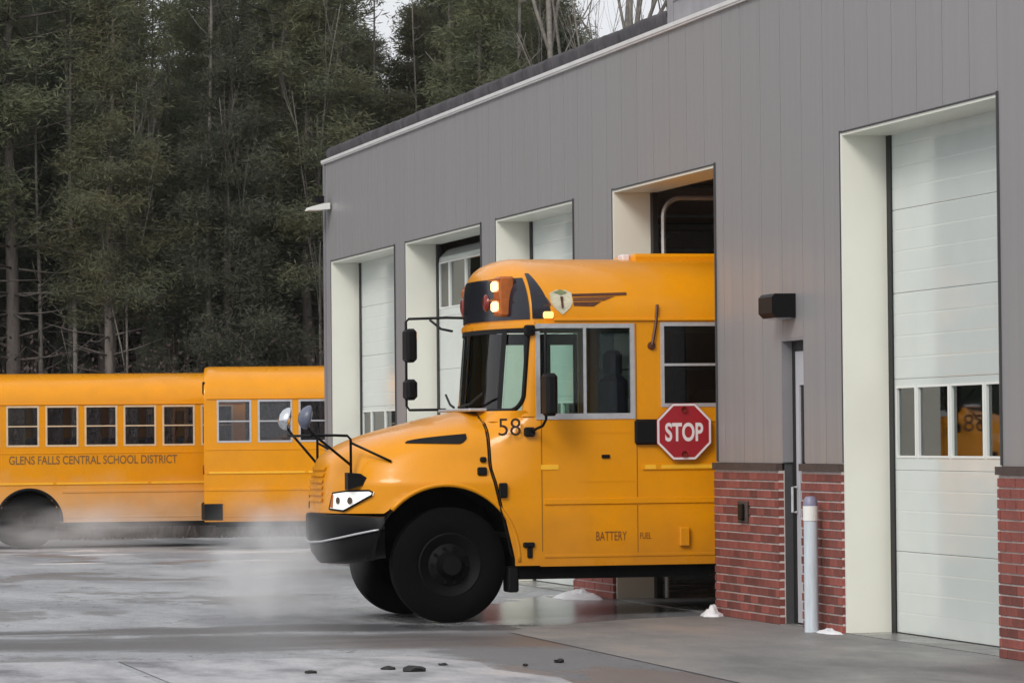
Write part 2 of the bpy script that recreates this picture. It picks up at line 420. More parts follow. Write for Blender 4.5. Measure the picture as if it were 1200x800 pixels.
# ---------------------------------------------------------------- ground
def axis(lo, hi, flo, fhi, step):
    a = [flo + i * step for i in range(int((fhi - flo) / step) + 1)]
    d = step
    x = flo
    while x > lo: d *= 1.5; x -= d; a.insert(0, max(x, lo))
    d = step; x = a[-1]
    while x < hi: d *= 1.5; x += d; a.append(min(x, hi))
    return a
def ground_material():
    m, n, b = principled('wet_salted_asphalt')
    L = n.links.new
    tc = n.nodes.new("ShaderNodeTexCoord")
    def noise(scale, detail, stretch=(1, 1, 1), loc=(0, 0, 0), rot=0, rough=0.6):
        mp = n.nodes.new("ShaderNodeMapping")
        mp.inputs["Scale"].default_value = stretch; mp.inputs["Location"].default_value = loc
        mp.inputs["Rotation"].default_value = (0, 0, rot)
        L(tc.outputs["Object"], mp.inputs[0])
        k = n.nodes.new("ShaderNodeTexNoise"); k.inputs["Scale"].default_value = scale
        k.inputs["Detail"].default_value = detail; k.inputs["Roughness"].default_value = rough
        L(mp.outputs[0], k.inputs["Vector"]); return k.outputs[0]
    def ramp(v, a, bb, c=0.0, d=1.0):
        r = n.nodes.new("ShaderNodeMapRange"); r.interpolation_type = 'SMOOTHSTEP'
        r.inputs[1].default_value = a; r.inputs[2].default_value = bb
        r.inputs[3].default_value = c; r.inputs[4].default_value = d
        L(v, r.inputs[0]); return r.outputs[0]
    def mix(f, a, c):
        k = n.nodes.new("ShaderNodeMix"); k.data_type = 'RGBA'
        L(f, k.inputs[0])
        for s, v in ((6, a), (7, c)):
            if isinstance(v, tuple): k.inputs[s].default_value = (*v, 1)
            else: L(v, k.inputs[s])
        return k.outputs[2]
    def math_(op, a, c):
        k = n.nodes.new("ShaderNodeMath"); k.operation = op
        for i, v in enumerate((a, c)):
            if isinstance(v, (int, float)): k.inputs[i].default_value = v
            else: L(v, k.inputs[i])
        return k.outputs[0]
    big = ramp(noise(0.16, 5, (1, 0.55, 1)), 0.38, 0.62)            # salt-bleached and bare areas
    streak = ramp(noise(0.7, 6, (1, 0.22, 1), (3, 1, 0), 0.25), 0.42, 0.62)
    fine = ramp(noise(9, 4), 0.35, 0.7)
    col = mix(big, (0.25, 0.257, 0.275), (0.40, 0.408, 0.425))
    col = mix(math_('MULTIPLY', streak, 0.55), col, (0.55, 0.56, 0.58))
    grit = ramp(noise(42, 2, (1, 0.6, 1), (1, 8, 0), 0, 0.8), 0.40, 0.62)
    col = mix(math_('MULTIPLY', grit, 0.30), col, (0.09, 0.09, 0.092))
    crack = noise(0.55, 7, (1, 0.7, 1), (31, 17, 0), 0.5, 0.55)
    crack = ramp(math_('ABSOLUTE', math_('SUBTRACT', crack, 0.5), 0), 0.0, 0.006, 1.0, 0.0)
    col = mix(math_('MULTIPLY', crack, 0.75), col, (0.05, 0.05, 0.052))
    col = mix(math_('MULTIPLY', fine, 0.35), col, (0.15, 0.15, 0.155))
    # tyre-worn wet tracks where the buses turn out of the bays
    sx = n.nodes.new("ShaderNodeSeparateXYZ"); L(tc.outputs["Object"], sx.inputs[0])
    wob = noise(0.25, 3, (1, 1, 1), (7, 2, 0))
    yy = math_('ADD', sx.outputs["Y"], math_('MULTIPLY', math_('SUBTRACT', wob, 0.5), 3.0))
    yy = math_('ADD', yy, math_('MULTIPLY', sx.outputs["X"], 0.20))
    def band(c, wd):
        d = math_('ABSOLUTE', math_('SUBTRACT', yy, c), 0)
        return ramp(d, wd * 0.4, wd, 1.0, 0.0)
    tr = math_('MAXIMUM', band(31.6, 1.5), band(33.9, 0.8))
    tr = math_('MULTIPLY', tr, ramp(sx.outputs["X"], -1.2, -2.0))
    tr = math_('MULTIPLY', tr, ramp(noise(1.1, 4, (0.35, 2.2, 1)), 0.22, 0.46))
    col = mix(math_('MULTIPLY', tr, 0.9), col, (0.06, 0.06, 0.065))
    # meltwater dripping and tracked out of the bus bay
    cxp = math_('DIVIDE', math_('ADD', sx.outputs["X"], 0.9), 1.9); cyp = math_('DIVIDE', math_('SUBTRACT', sx.outputs["Y"], 36.2), 3.4)
    rad = math_('SQRT', math_('ADD', math_('MULTIPLY', cxp, cxp), math_('MULTIPLY', cyp, cyp)), 0)
    edge = noise(0.9, 6, (1, 0.6, 1), (2, 9, 0))
    pool = ramp(math_('ADD', rad, math_('MULTIPLY', math_('SUBTRACT', edge, 0.5), 2.2)), 1.05, 0.9)
    wet = ramp(noise(0.5, 6, (1, 0.42, 1), (11, 4, 0)), 0.535, 0.575)
    wet = math_('MAXIMUM', wet, pool)
    # darker, newer asphalt laid along the apron
    px_ = math_('ADD', sx.outputs["X"], math_('MULTIPLY', math_('SUBTRACT', noise(0.8, 5, (1, 1, 1), (5, 5, 0)), 0.5), 1.6))
    patch = math_('MULTIPLY', ramp(px_, -3.75, -3.45), ramp(sx.outputs["Y"], 35.0, 33.0))
    col = mix(math_('MULTIPLY', patch, 0.8), col, (0.115, 0.113, 0.118))
    wet = math_('MAXIMUM', wet, tr)
    col = mix(math_('MULTIPLY', wet, 0.45), col, (0.10, 0.102, 0.108))
    L(col, b.inputs["Base Color"])
    L(math_('SUBTRACT', ramp(wet, 0, 1, 0.68, 0.36), math_('MULTIPLY', pool, 0.17)), b.inputs["Roughness"])
    b.inputs["Specular IOR Level"].default_value = 0.4
    bp = n.nodes.new("ShaderNodeBump"); bp.inputs["Strength"].default_value = 0.5; bp.inputs["Distance"].default_value = 0.02
    L(math_('ADD', math_('MULTIPLY', noise(38, 3), 0.7), math_('MULTIPLY', noise(2.2, 3), 0.8)), bp.inputs["Height"])
    L(ramp(pool, 0, 1, 0.6, 0.15), bp.inputs["Strength"])
    L(bp.outputs[0], b.inputs["Normal"])
    return m
MT['ground'] = ground_material()
gx = axis(-700, 700, -14, 14, 0.5); gy = axis(-300, 1100, 16, 84, 0.5)
mb = MB()
mb.v = [(x, y, gz(x, y)) for y in gy for x in gx]
nx = len(gx)
mb.f = [(j * nx + i, j * nx + i + 1, (j + 1) * nx + i + 1, (j + 1) * nx + i) for j in range(len(gy) - 1) for i in range(nx - 1)]
tag(mb.build('ground', 'ground', smooth=True, fix=False), kind='structure')

# concrete apron before the doors, and worn slab in the foreground
def concrete_material(name, c1, c2, rough, wetr, vs_=0.9):
    m = mat(name, c1, rough, var=1, vscale=vs_, col2=c2, rvar=wetr, bump=0.35, bscale=26, stretch=(1, 0.4, 1), detail=10)
    return m
MT['apron'] = concrete_material('apron_concrete', (0.27, 0.263, 0.255), (0.125, 0.124, 0.124), 0.6, 0.2)
MT['slab'] = concrete_material('frosted_slab', (0.54, 0.54, 0.565), (0.15, 0.15, 0.16), 0.55, 0.25, 1.7)
def sheet(name, poly, m, dz, step=0.4, kind='structure'):
    """a sheet following the yard, cut from poly (x,y)"""
    bm = bmesh.new()
    vs = [bm.verts.new((x, y, 0)) for x, y in poly]
    bm.faces.new(vs)
    x0 = min(p[0] for p in poly); x1 = max(p[0] for p in poly)
    y0 = min(p[1] for p in poly); y1 = max(p[1] for p in poly)
    for ax, lo, hi in ((0, x0, x1), (1, y0, y1)):
        k = math.ceil(lo / step) * step
        while k < hi:
            co = [0, 0, 0]; co[ax] = k + 1e-4; no = [0, 0, 0]; no[ax] = 1
            bmesh.ops.bisect_plane(bm, geom=bm.verts[:] + bm.edges[:] + bm.faces[:], plane_co=co, plane_no=no)
            k += step
    for v in bm.verts: v.co.z = gz(v.co.x, v.co.y) + dz
    bmesh.ops.recalc_face_normals(bm, faces=bm.faces)
    me = bpy.data.meshes.new(name); bm.to_mesh(me); bm.free()
    if me.polygons and me.polygons[0].normal.z < 0: me.flip_normals()
    me.materials.append(MT[m]); me.polygons.foreach_set("use_smooth", [True] * len(me.polygons))
    return tag(link(name, me), kind=kind)
sheet('concrete_apron', [(-0.0, 17), (-2.45, 17), (-2.47, 25.5), (-2.36, 33.2), (-2.0, 33.9), (-0.9, 34.5), (0.0, 34.6)], 'apron', 0.006, 0.5)
sheet('concrete_slab', [(-3.55, 17), (-3.5, 24.0), (-3.62, 25.6), (-3.5, 26.8), (-3.72, 28.0), (-3.6, 29.0), (-3.95, 29.9), (-6.25, 30.15), (-6.25, 17)], 'slab', 0.006)
sheet('concrete_slab', [(-6.33, 17), (-6.33, 30.2), (-7.5, 30.3), (-12, 30.2), (-12, 17)], 'slab', 0.006)

# ---------------------------------------------------------------- garage building
HEAD = 4.22
DOORS = [(27.11, 30.83), (34.6, 38.31), (39.98, 43.61), (44.42, 48.77), (49.5, 53.96)]   # near to far
MANDOOR = (31.93, 32.60, 2.54)
BY0, BY1, BX1 = 18.0, 54.5, 17.0
TOP = 5.66
bld = thing('bus_garage', 'long grey metal bus garage with red brick base and row of white bay doors', 'garage', (0, BY0, 0))
bld_off = Vector((0, BY0, 0))
def bpart(mb, name, m, parent=None, smooth=False):
    """build with world coordinates under the garage"""
    mb.v = [(x, y - BY0, z) for x, y, z in mb.v]
    return mb.build(name, m, parent or bld, smooth)
def fyz(u, v, d): return (d, u, v)
openings = [(a, b, -1, HEAD) for a, b in DOORS]
# backing wall
mb = MB()
mb.holes(BY0, BY1 - 0.002, 0, TOP - 0.03, openings + [(MANDOOR[0] - 0.001, MANDOOR[1] + 0.001, -1, MANDOOR[2] + 0.001)], fyz, 0.022, 0.395)
bpart(mb, 'wall', 'joint')
# siding panels, two feet each
pitch = 0.603
y = 30.73 - pitch * 22
ys = []
while y < BY1: ys.append(y); y += pitch
panel_regions = openings + [(MANDOOR[0], MANDOOR[1], -1, MANDOOR[2])]
for k, a in enumerate(ys):
    b = min(a + pitch, BY1 - 0.11)
    a = max(a, BY0)
    if b - a < 0.05: continue
    mb = MB()
    mb.holes(a + 0.005, b - 0.005, 1.432, TOP, panel_regions, fyz, 0.0, 0.02)
    if mb.v: bpart(mb, 'siding_panel', 'siding')
mb = MB()
mb.box(-0.022, 0.02, BY1 - 0.108, BY1 + 0.012, 0.0, TOP)
mb.box(0.0201, 0.12, BY1 + 0.0001, BY1 + 0.012, 0.0, TOP)
bpart(mb, 'corner_trim', 'trim')
# other walls, floor, ceiling, roof
mb = MB()
mb.box(0.396, BX1, BY1 - 0.2, BY1 - 0.002, 0.0, TOP - 0.03)
mb.box(0.396, BX1, BY0, BY0 + 0.2, 0.0, TOP - 0.03)
mb.box(BX1, BX1 + 0.2, BY0, BY1 - 0.002, 0.0, TOP - 0.03)
bpart(mb, 'outer_wall', 'trim')
mb = MB()
mb.box(BX1 - 0.03, BX1 - 0.002, BY0 + 0.21, BY1 - 0.21, 0.01, 4.79)
mb.box(0.4, BX1 - 0.04, BY1 - 0.23, BY1 - 0.203, 0.01, 4.79)
mb.box(0.4, BX1 - 0.04, BY0 + 0.203, BY0 + 0.23, 0.01, 4.79)
bpart(mb, 'inner_lining', 'interior')
mb = MB()
for k in range(60):
    a = BY0 + 0.25 + k * 0.6
    if a + 0.58 > BY1 - 0.25: break
    mb.box(0.397, BX1 - 0.04, a, a + 0.55, 4.80, 4.84)
mb.box(0.397, BX1 - 0.04, BY0 + 0.24, BY1 - 0.24, 4.845, 4.9)
bpart(mb, 'ceiling_deck', 'deck')
mb = MB(); mb.box(0.03, BX1 + 0.2, BY0, BY1, TOP - 0.029, TOP + 0.06)
bpart(mb, 'roof', 'membrane')
mb = MB(); mb.box(0.005, BX1, BY0, BY1 - 0.01, -0.3, 0.012)
tag(mb.build('garage_floor', 'concretefloor'), kind='structure')
# flashing and roof edge
mb = MB(); mb.box(-0.045, 0.029, BY0, BY1 + 0.03, TOP + 0.001, TOP + 0.040)
mb.box(-0.034, -0.0001, BY0, BY1 + 0.02, TOP - 0.018, TOP)
bpart(mb, 'edge_flashing', 'flash')
mb = MB()
n = 150
ysr = [36.3 + (BY1 - 36.3) * i / n for i in range(n + 1)]
hs_ = [TOP + 0.235 + 0.006 * sin(i * 0.31) * sin(i * 0.11) + rnd.uniform(-0.004, 0.004) - 0.015 for i in range(n + 1)]
for i in range(n):
    a, b = ysr[i], ysr[i + 1]
    mb.add([(0.04, a, TOP + 0.061), (0.02, a, hs_[i] - 0.05), (0.06, a, hs_[i]), (0.6, a, hs_[i] - 0.02), (0.6, a, TOP + 0.061),
            (0.04, b, TOP + 0.061), (0.02, b, hs_[i + 1] - 0.05), (0.06, b, hs_[i + 1]), (0.6, b, hs_[i + 1] - 0.02), (0.6, b, TOP + 0.061)],
           [(0, 1, 6, 5), (1, 2, 7, 6), (2, 3, 8, 7), (3, 4, 9, 8)])
bpart(mb, 'roof_edge', 'roofdark', smooth=50)
mb = MB()
mb.box(0.04, 0.5, BY0, 36.1, TOP + 0.061, TOP + 0.27)
mb.box(0.03, 0.51, 36.1, 36.3, TOP + 0.061, TOP + 0.33)
mb.box(0.025, 0.51, BY0, 36.09, TOP + 0.271, TOP + 0.30)
bpart(mb, 'parapet', 'rooflight')

# brick base: mortar bed, bricks one by one near the camera, one joined course block beyond
piers = [(30.835, MANDOOR[0]), (MANDOOR[1], 34.595), (25.0, 27.105), (38.315, 39.975), (43.615, 44.415), (48.775, 49.495), (53.965, BY1 - 0.012), (BY0, 25.0)]
for a, b in piers:
    mb = MB(); mb.box(-0.033, 0.021, a + 0.002, b - 0.002, 0.0, 1.366); bpart(mb, 'mortar_bed', 'mortar')
    mb = MB(); mb.box(-0.062, 0.0, a - 0.002, b + 0.002, 1.368, 1.43); bpart(mb, 'brick_sill', 'brickcap')
CH = 0.0795
brick_count = 0
stuff_mb = MB()
brick_meshes = {}
for pi_, (a, b) in enumerate(piers):
    single = pi_ < 3
    for r in range(17):
        z0 = r * CH + 0.006; z1 = z0 + CH - 0.014
        L_, j_ = 0.205, 0.011
        yy_ = a - (L_ + j_) * (0.5 if r % 2 else 0.0)
        while yy_ < b - 0.01:
            c0 = max(yy_, a); c1 = min(yy_ + L_, b)
            yy_ += L_ + j_
            if c1 - c0 < 0.03: continue
            x0 = -0.046 + rnd.uniform(-0.002, 0.003)
            if single and c0 > 26.2 and brick_count < 296:
                key = round(c1 - c0, 3)
                if key not in brick_meshes:
                    q = MB(); q.bbox(0, 0.06, 0, c1 - c0, 0, z1 - z0, 0.004)
                    brick_meshes[key] = q.mesh('brick', 'brick')
                o = link('brick', brick_meshes[key], bld)
                o.location = (x0, c0 - BY0, z0)
                brick_count += 1
            else:
                stuff_mb.box(x0, 0.0, c0, c1, z0, z1)
o = bpart(stuff_mb, 'brick_course', 'brick'); o['kind'] = 'stuff'

# jambs, soffits, door frames and the overhead doors
MT['doorlow'] = MT['door']
def overhead_door(a, b, raise_, panes_seen, first=False):
    """sectional door in the opening y a..b, lifted by raise_"""
    mb = MB()
    for (c, d) in ((b - 0.004, b + 0.0), (a, a + 0.004)):
        mb.box(-0.006, 0.43, c - 0.02 if c > a + 1 else c, d if c > a + 1 else d + 0.02, 0.013, HEAD)
    mb.box(-0.006, 0.43, a + 0.025, b - 0.025, HEAD - 0.024, HEAD + 0.0)
    fr = bpart(mb, 'door_frame', 'cream')
    mb = MB()
    mb.box(-0.012, -0.0065, b - 0.02, b - 0.0, 0.013, HEAD)
    bpart(mb, 'frame_trim', 'whitetrim', None)
    mb = MB()
    mb.box(-0.018, -0.0001, b + 0.001, b + 0.02, 1.44, HEAD + 0.02)
    mb.box(-0.018, -0.0001, a - 0.02, a - 0.001, 1.44, HEAD + 0.02)
    mb.box(-0.018, -0.0001, a - 0.0005, b + 0.0005, HEAD + 0.001, HEAD + 0.012)
    bpart(mb, 'opening_edge', 'joint', None)
    # black weather seal and steel track at both sides
    mb = MB(); mb.box(0.385, 0.44, b - 0.13, b - 0.021, 0.013, HEAD - 0.025); bpart(mb, 'weather_seal', 'seal')
    mb = MB(); mb.box(0.385, 0.44, a + 0.021, a + 0.06, 0.013, HEAD - 0.025); bpart(mb, 'weather_seal', 'seal')
    dr = bpart(MB_single(a, b), 'overhead_door', 'whitetrim')
    x0, x1 = 0.40, 0.445
    ya, yb = a + 0.062, b - 0.132
    bounds = [0.02, 0.70, 1.38, 2.14, 2.86, 3.56, HEAD + 0.06]
    top = HEAD + 0.03 if raise_ == 0 else 3.95
    RB = 0.38 if raise_ == 0 else 0.19
    for k in range(6):
        z0, z1 = bounds[k] + raise_, bounds[k + 1] - 0.002 + raise_
        def place(x, y, z):
            """sections that have passed the head roll back along the horizontal track"""
            if z <= top: return (x, y, z)
            s = z - top; R = RB
            if s < R * pi / 2:
                t = s / R; c = (x0 + R, top)
                rad = R - (x - x0)
                return (c[0] - rad * cos(t), y, c[1] + rad * sin(t))
            return (x0 + R + (s - R * pi / 2), y, top + R - (x - x0))
        if k == 2:
            n_p = 4
            k_ = (yb - ya - 0.085 * 4 - 0.14) / 3.06
            hs2 = []; y_ = ya + 0.07
            for wd_ in (0.45, 0.72, 0.72, 0.72, 0.45):
                hs2.append((y_, y_ + wd_ * k_, z0 + 0.12, z1 - 0.075)); y_ += wd_ * k_ + 0.085
            mb = MB(); mb.holes(ya, yb, z0, z1, hs2, lambda u, v, d: (d, u, v), x0, x1)
            mb.v = [place(*p) for p in mb.v]
            bpart(mb, 'door_section', 'door', dr)
            for h in hs2:
                mb = MB(); mb.box(x0 + 0.016, x0 + 0.022, h[0], h[1], h[2], h[3])
                mb.v = [place(*p) for p in mb.v]
                bpart(mb, 'window_pane', 'clear', dr)
                mb = MB(); mb.holes(h[0] - 0.018, h[1] + 0.018, h[2] - 0.018, h[3] + 0.018, [h], lambda u, v, d: (d, u, v), x0 - 0.008, x0 - 0.0004)
                mb.v = [place(*p) for p in mb.v]
                bpart(mb, 'pane_frame', 'whitetrim', dr)
        else:
            mb = MB()
            nz = 4
            lines = [z0]
            # shallow pressed ribs
            prof = []
            for i in range(nz):
                q0 = z0 + (z1 - z0) * i / nz; q1 = z0 + (z1 - z0) * (i + 1) / nz
                dd = 0.0018 if k >= 3 else 0.001
                prof += [(q0 + 0.001, x0 + dd), (q0 + 0.010, x0), (q1 - 0.010, x0), (q1 - 0.001, x0 + dd)]
            vs = []
            for (z, x) in prof: vs += [place(x, ya, z), place(x, yb, z)]
            fs = [(2 * i, 2 * i + 1, 2 * i + 3, 2 * i + 2) for i in range(len(prof) - 1)]
            n0 = len(vs)
            vs += [place(x1, ya, z0), place(x1, yb, z0), place(x1, ya, z1), place(x1, yb, z1)]
            fs += [(n0, n0 + 1, n0 + 3, n0 + 2), (0, 1, n0 + 1, n0), (2 * len(prof) - 2, 2 * len(prof) - 1, n0 + 3, n0 + 2)]
            fs += [tuple([n0] + [2 * i for i in range(len(prof))] + [n0 + 2]), tuple([n0 + 1] + [2 * i + 1 for i in range(len(prof))] + [n0 + 3])]
            mb.add(vs, fs)
            bpart(mb, 'door_section', 'door', dr)
    # tracks
    R = RB
    for yy_ in (a + 0.03, b - 0.10):
        mb = MB()
        pts = [(0.50, yy_, 0.02), (0.50, yy_, top)] + [(0.50 + R * (1 - cos(t * pi / 16)), yy_, top + R * sin(t * pi / 16)) for t in range(1, 9)] + [(5.0, yy_, top + R)]
        mb.tube(pts, 0.026, 6)
        bpart(mb, 'door_track', 'galv', dr)
    return dr
def MB_single(a, b):
    q = MB(); q.box(0.447, 0.46, a + 0.065, b - 0.135, HEAD + 0.002, HEAD + 0.02); return q
raises = [0.0, 4.75, 0.0, 1.87, 0.0]
for (a, b), r_ in zip(DOORS, raises):
    overhead_door(a, b, r_, 4)
# narrow personnel door
mb = MB()
a, b, h = MANDOOR
mb.box(0.0, 0.1, b - 0.02, b, 1.44, h); mb.box(0.0, 0.1, a, a + 0.02, 1.44, h)
mb.box(0.0, 0.1, a + 0.021, b - 0.021, h - 0.03, h)
bpart(mb, 'door_recess', 'trim')
mb = MB()
mb.holes(a, b, 0.012, h - 0.031, [(a + 0.1, b - 0.1, 0.02, h - 0.12)], fyz, 0.095, 0.14)
bpart(mb, 'door_surround', 'seal')
mb = MB()
mb.holes(a + 0.101, b - 0.101, 0.025, h - 0.121, [(a + 0.20, b - 0.20, 0.95, h - 0.42)], fyz, 0.10, 0.135)
dd = bpart(mb, 'side_door', 'greydoor')
mb = MB(); mb.box(0.115, 0.121, a + 0.2, b - 0.2, 0.95, h - 0.42)
bpart(mb, 'vision_pane', 'glassdark', dd)
mb = MB(); mb.tube([(0.09, b - 0.13, 1.0), (0.05, b - 0.13, 1.0), (0.05, b - 0.13, 1.22), (0.09, b - 0.13, 1.22)], 0.012, 8)
bpart(mb, 'pull_handle', 'alu', dd)

# wall fixtures
lampo = thing('wall_lamp', 'black box wall lamp above the narrow side door', 'lamp', (0, 32.35, 2.82))
mb = MB()
mb.prism([(-0.22, -0.07), (-0.22, 0.07), (-0.19, 0.10), (-0.001, 0.10), (-0.001, -0.11), (-0.18, -0.11)], lambda u, v, d: (u, d, v), -0.2, 0.2)
mb.build('lamp_body', 'black', lampo)
mb = MB(); mb.box(-0.17, -0.03, -0.17, 0.17, -0.12, -0.1105); mb.build('lens', 'greydoor', lampo)
lampo2 = thing('wall_lamp', 'small white canopy lamp at far top corner of garage wall', 'lamp', (0, 54.1, 5.0))
mb = MB()
mb.prism([(-0.33, -0.045), (-0.31, 0.0), (-0.12, 0.05), (-0.024, 0.06), (-0.024, -0.03), (-0.2, -0.045)], lambda u, v, d: (u, d, v), -0.17, 0.17)
mb.build('lamp_hood', 'whitetrim', lampo2)
mb = MB(); mb.box(-0.23, -0.10, -0.11, 0.11, 0.062, 0.16); mb.build('ballast_box', 'black', lampo2)
outl = thing('wall_outlet', 'grey outlet box with dark cover on the brick left of the side door', 'outlet', (-0.047, 33.65, 0.985))
mb = MB(); mb.bbox(-0.02, 0.0, -0.17, 0.13, -0.10, 0.10, 0.006); mb.build('back_plate', 'brickcap', outl)
mb = MB(); mb.bbox(-0.055, -0.0205, -0.11, 0.0, -0.075, 0.075, 0.01); mb.build('cover', 'black', outl)

bol = thing('bollard', 'pale blue sleeved bollard with white band before the side door', 'bollard', (-0.16, 31.3, 0.0))
mb = MB(); mb.lathe([(0.0, 0), (0.062, 0), (0.060, 0.98)], (0, 0, 0), 'z', 20); mb.build('sleeve', 'bluesleeve', bol, smooth=40)
mb = MB(); mb.lathe([(0.0, 1.16), (0.04, 1.155), (0.058, 1.13), (0.063, 1.09), (0.063, 1.07)], (0, 0, 0), 'z', 20); mb.build('cap', 'lilac', bol, smooth=40)
mb = MB(); mb.lathe([(0.060, 0.95), (0.066, 0.95), (0.066, 1.075), (0.060, 1.075)], (0, 0, 0), 'z', 20); mb.build('band', 'whitetrim', bol, smooth=40)
pip = thing('downpipe', 'thin pinkish grey pipe standing between side door and pale bollard', 'pipe', (0.05, 32.02, 0.013))
mb = MB(); mb.tube([(0, 0, 0), (0, 0, 1.1)], 0.028, 10); mb.tube([(0, 0, 1.0), (0, 0, 1.06)], 0.036, 10); mb.build('pipe', 'greydoor', pip)
mb = MB(); mb.bbox(-0.045, 0.03, -0.05, 0.05, 1.1, 1.22, 0.008); mb.build('pipe_head', 'trim', pip)

# ---------------------------------------------------------------- school bus
BW = 1.22
Z0, RH, NS = 2.80, 0.66, 2.35          # roof spring line, rise, superellipse power (heights above the ground)
BACK = 8.95
XS = -1.60
def roof_y(z):
    t = clamp01((z - Z0) / RH); return BW * (1 - t ** NS) ** (1 / NS)
def s_of(y, z):
    a = abs(y) / BW
    if z <= Z0: return min(a, 1)
    return min(1.0, (a ** NS + ((z - Z0) / RH) ** NS) ** (1 / NS))
def bulge(s, yf):
    s = min(1.0, s); yf = min(1.0, yf)
    return 0.24 * (1 - yf * yf) * (1 - s ** 7) + 0.13 * sqrt(max(0.0, 1 - s ** 14))
def cap_x(y, z, off=0.0):
    return XS - bulge(s_of(y, z), abs(y) / BW) - off
def front_x(y, z, off=0.0):
    """face below the cap: raked windshield"""
    t = (2.86 - z) / 0.86
    return XS - bulge(abs(y) / BW, abs(y) / BW) - 0.07 * max(0, t) - off
def grid_surface(fn, us, vs):
    mb = MB()
    mb.v = [fn(u, v) for v in vs for u in us]
    n = len(us)
    mb.f = [(j * n + i, j * n + i + 1, (j + 1) * n + i + 1, (j + 1) * n + i) for j in range(len(vs) - 1) for i in range(n - 1)]
    return mb
def lin(a, b, n): return [a + (b - a) * i / (n - 1) for i in range(n)]
WIN_P, WIN_W = 0.77, 0.625
WZ0, WZ1 = 2.02, 2.80
wins = [(-0.40 + WIN_P * k, -0.40 + WIN_P * k + WIN_W) for k in range(12)]
DRV = (-1.62, -0.68, 1.93, 2.79)

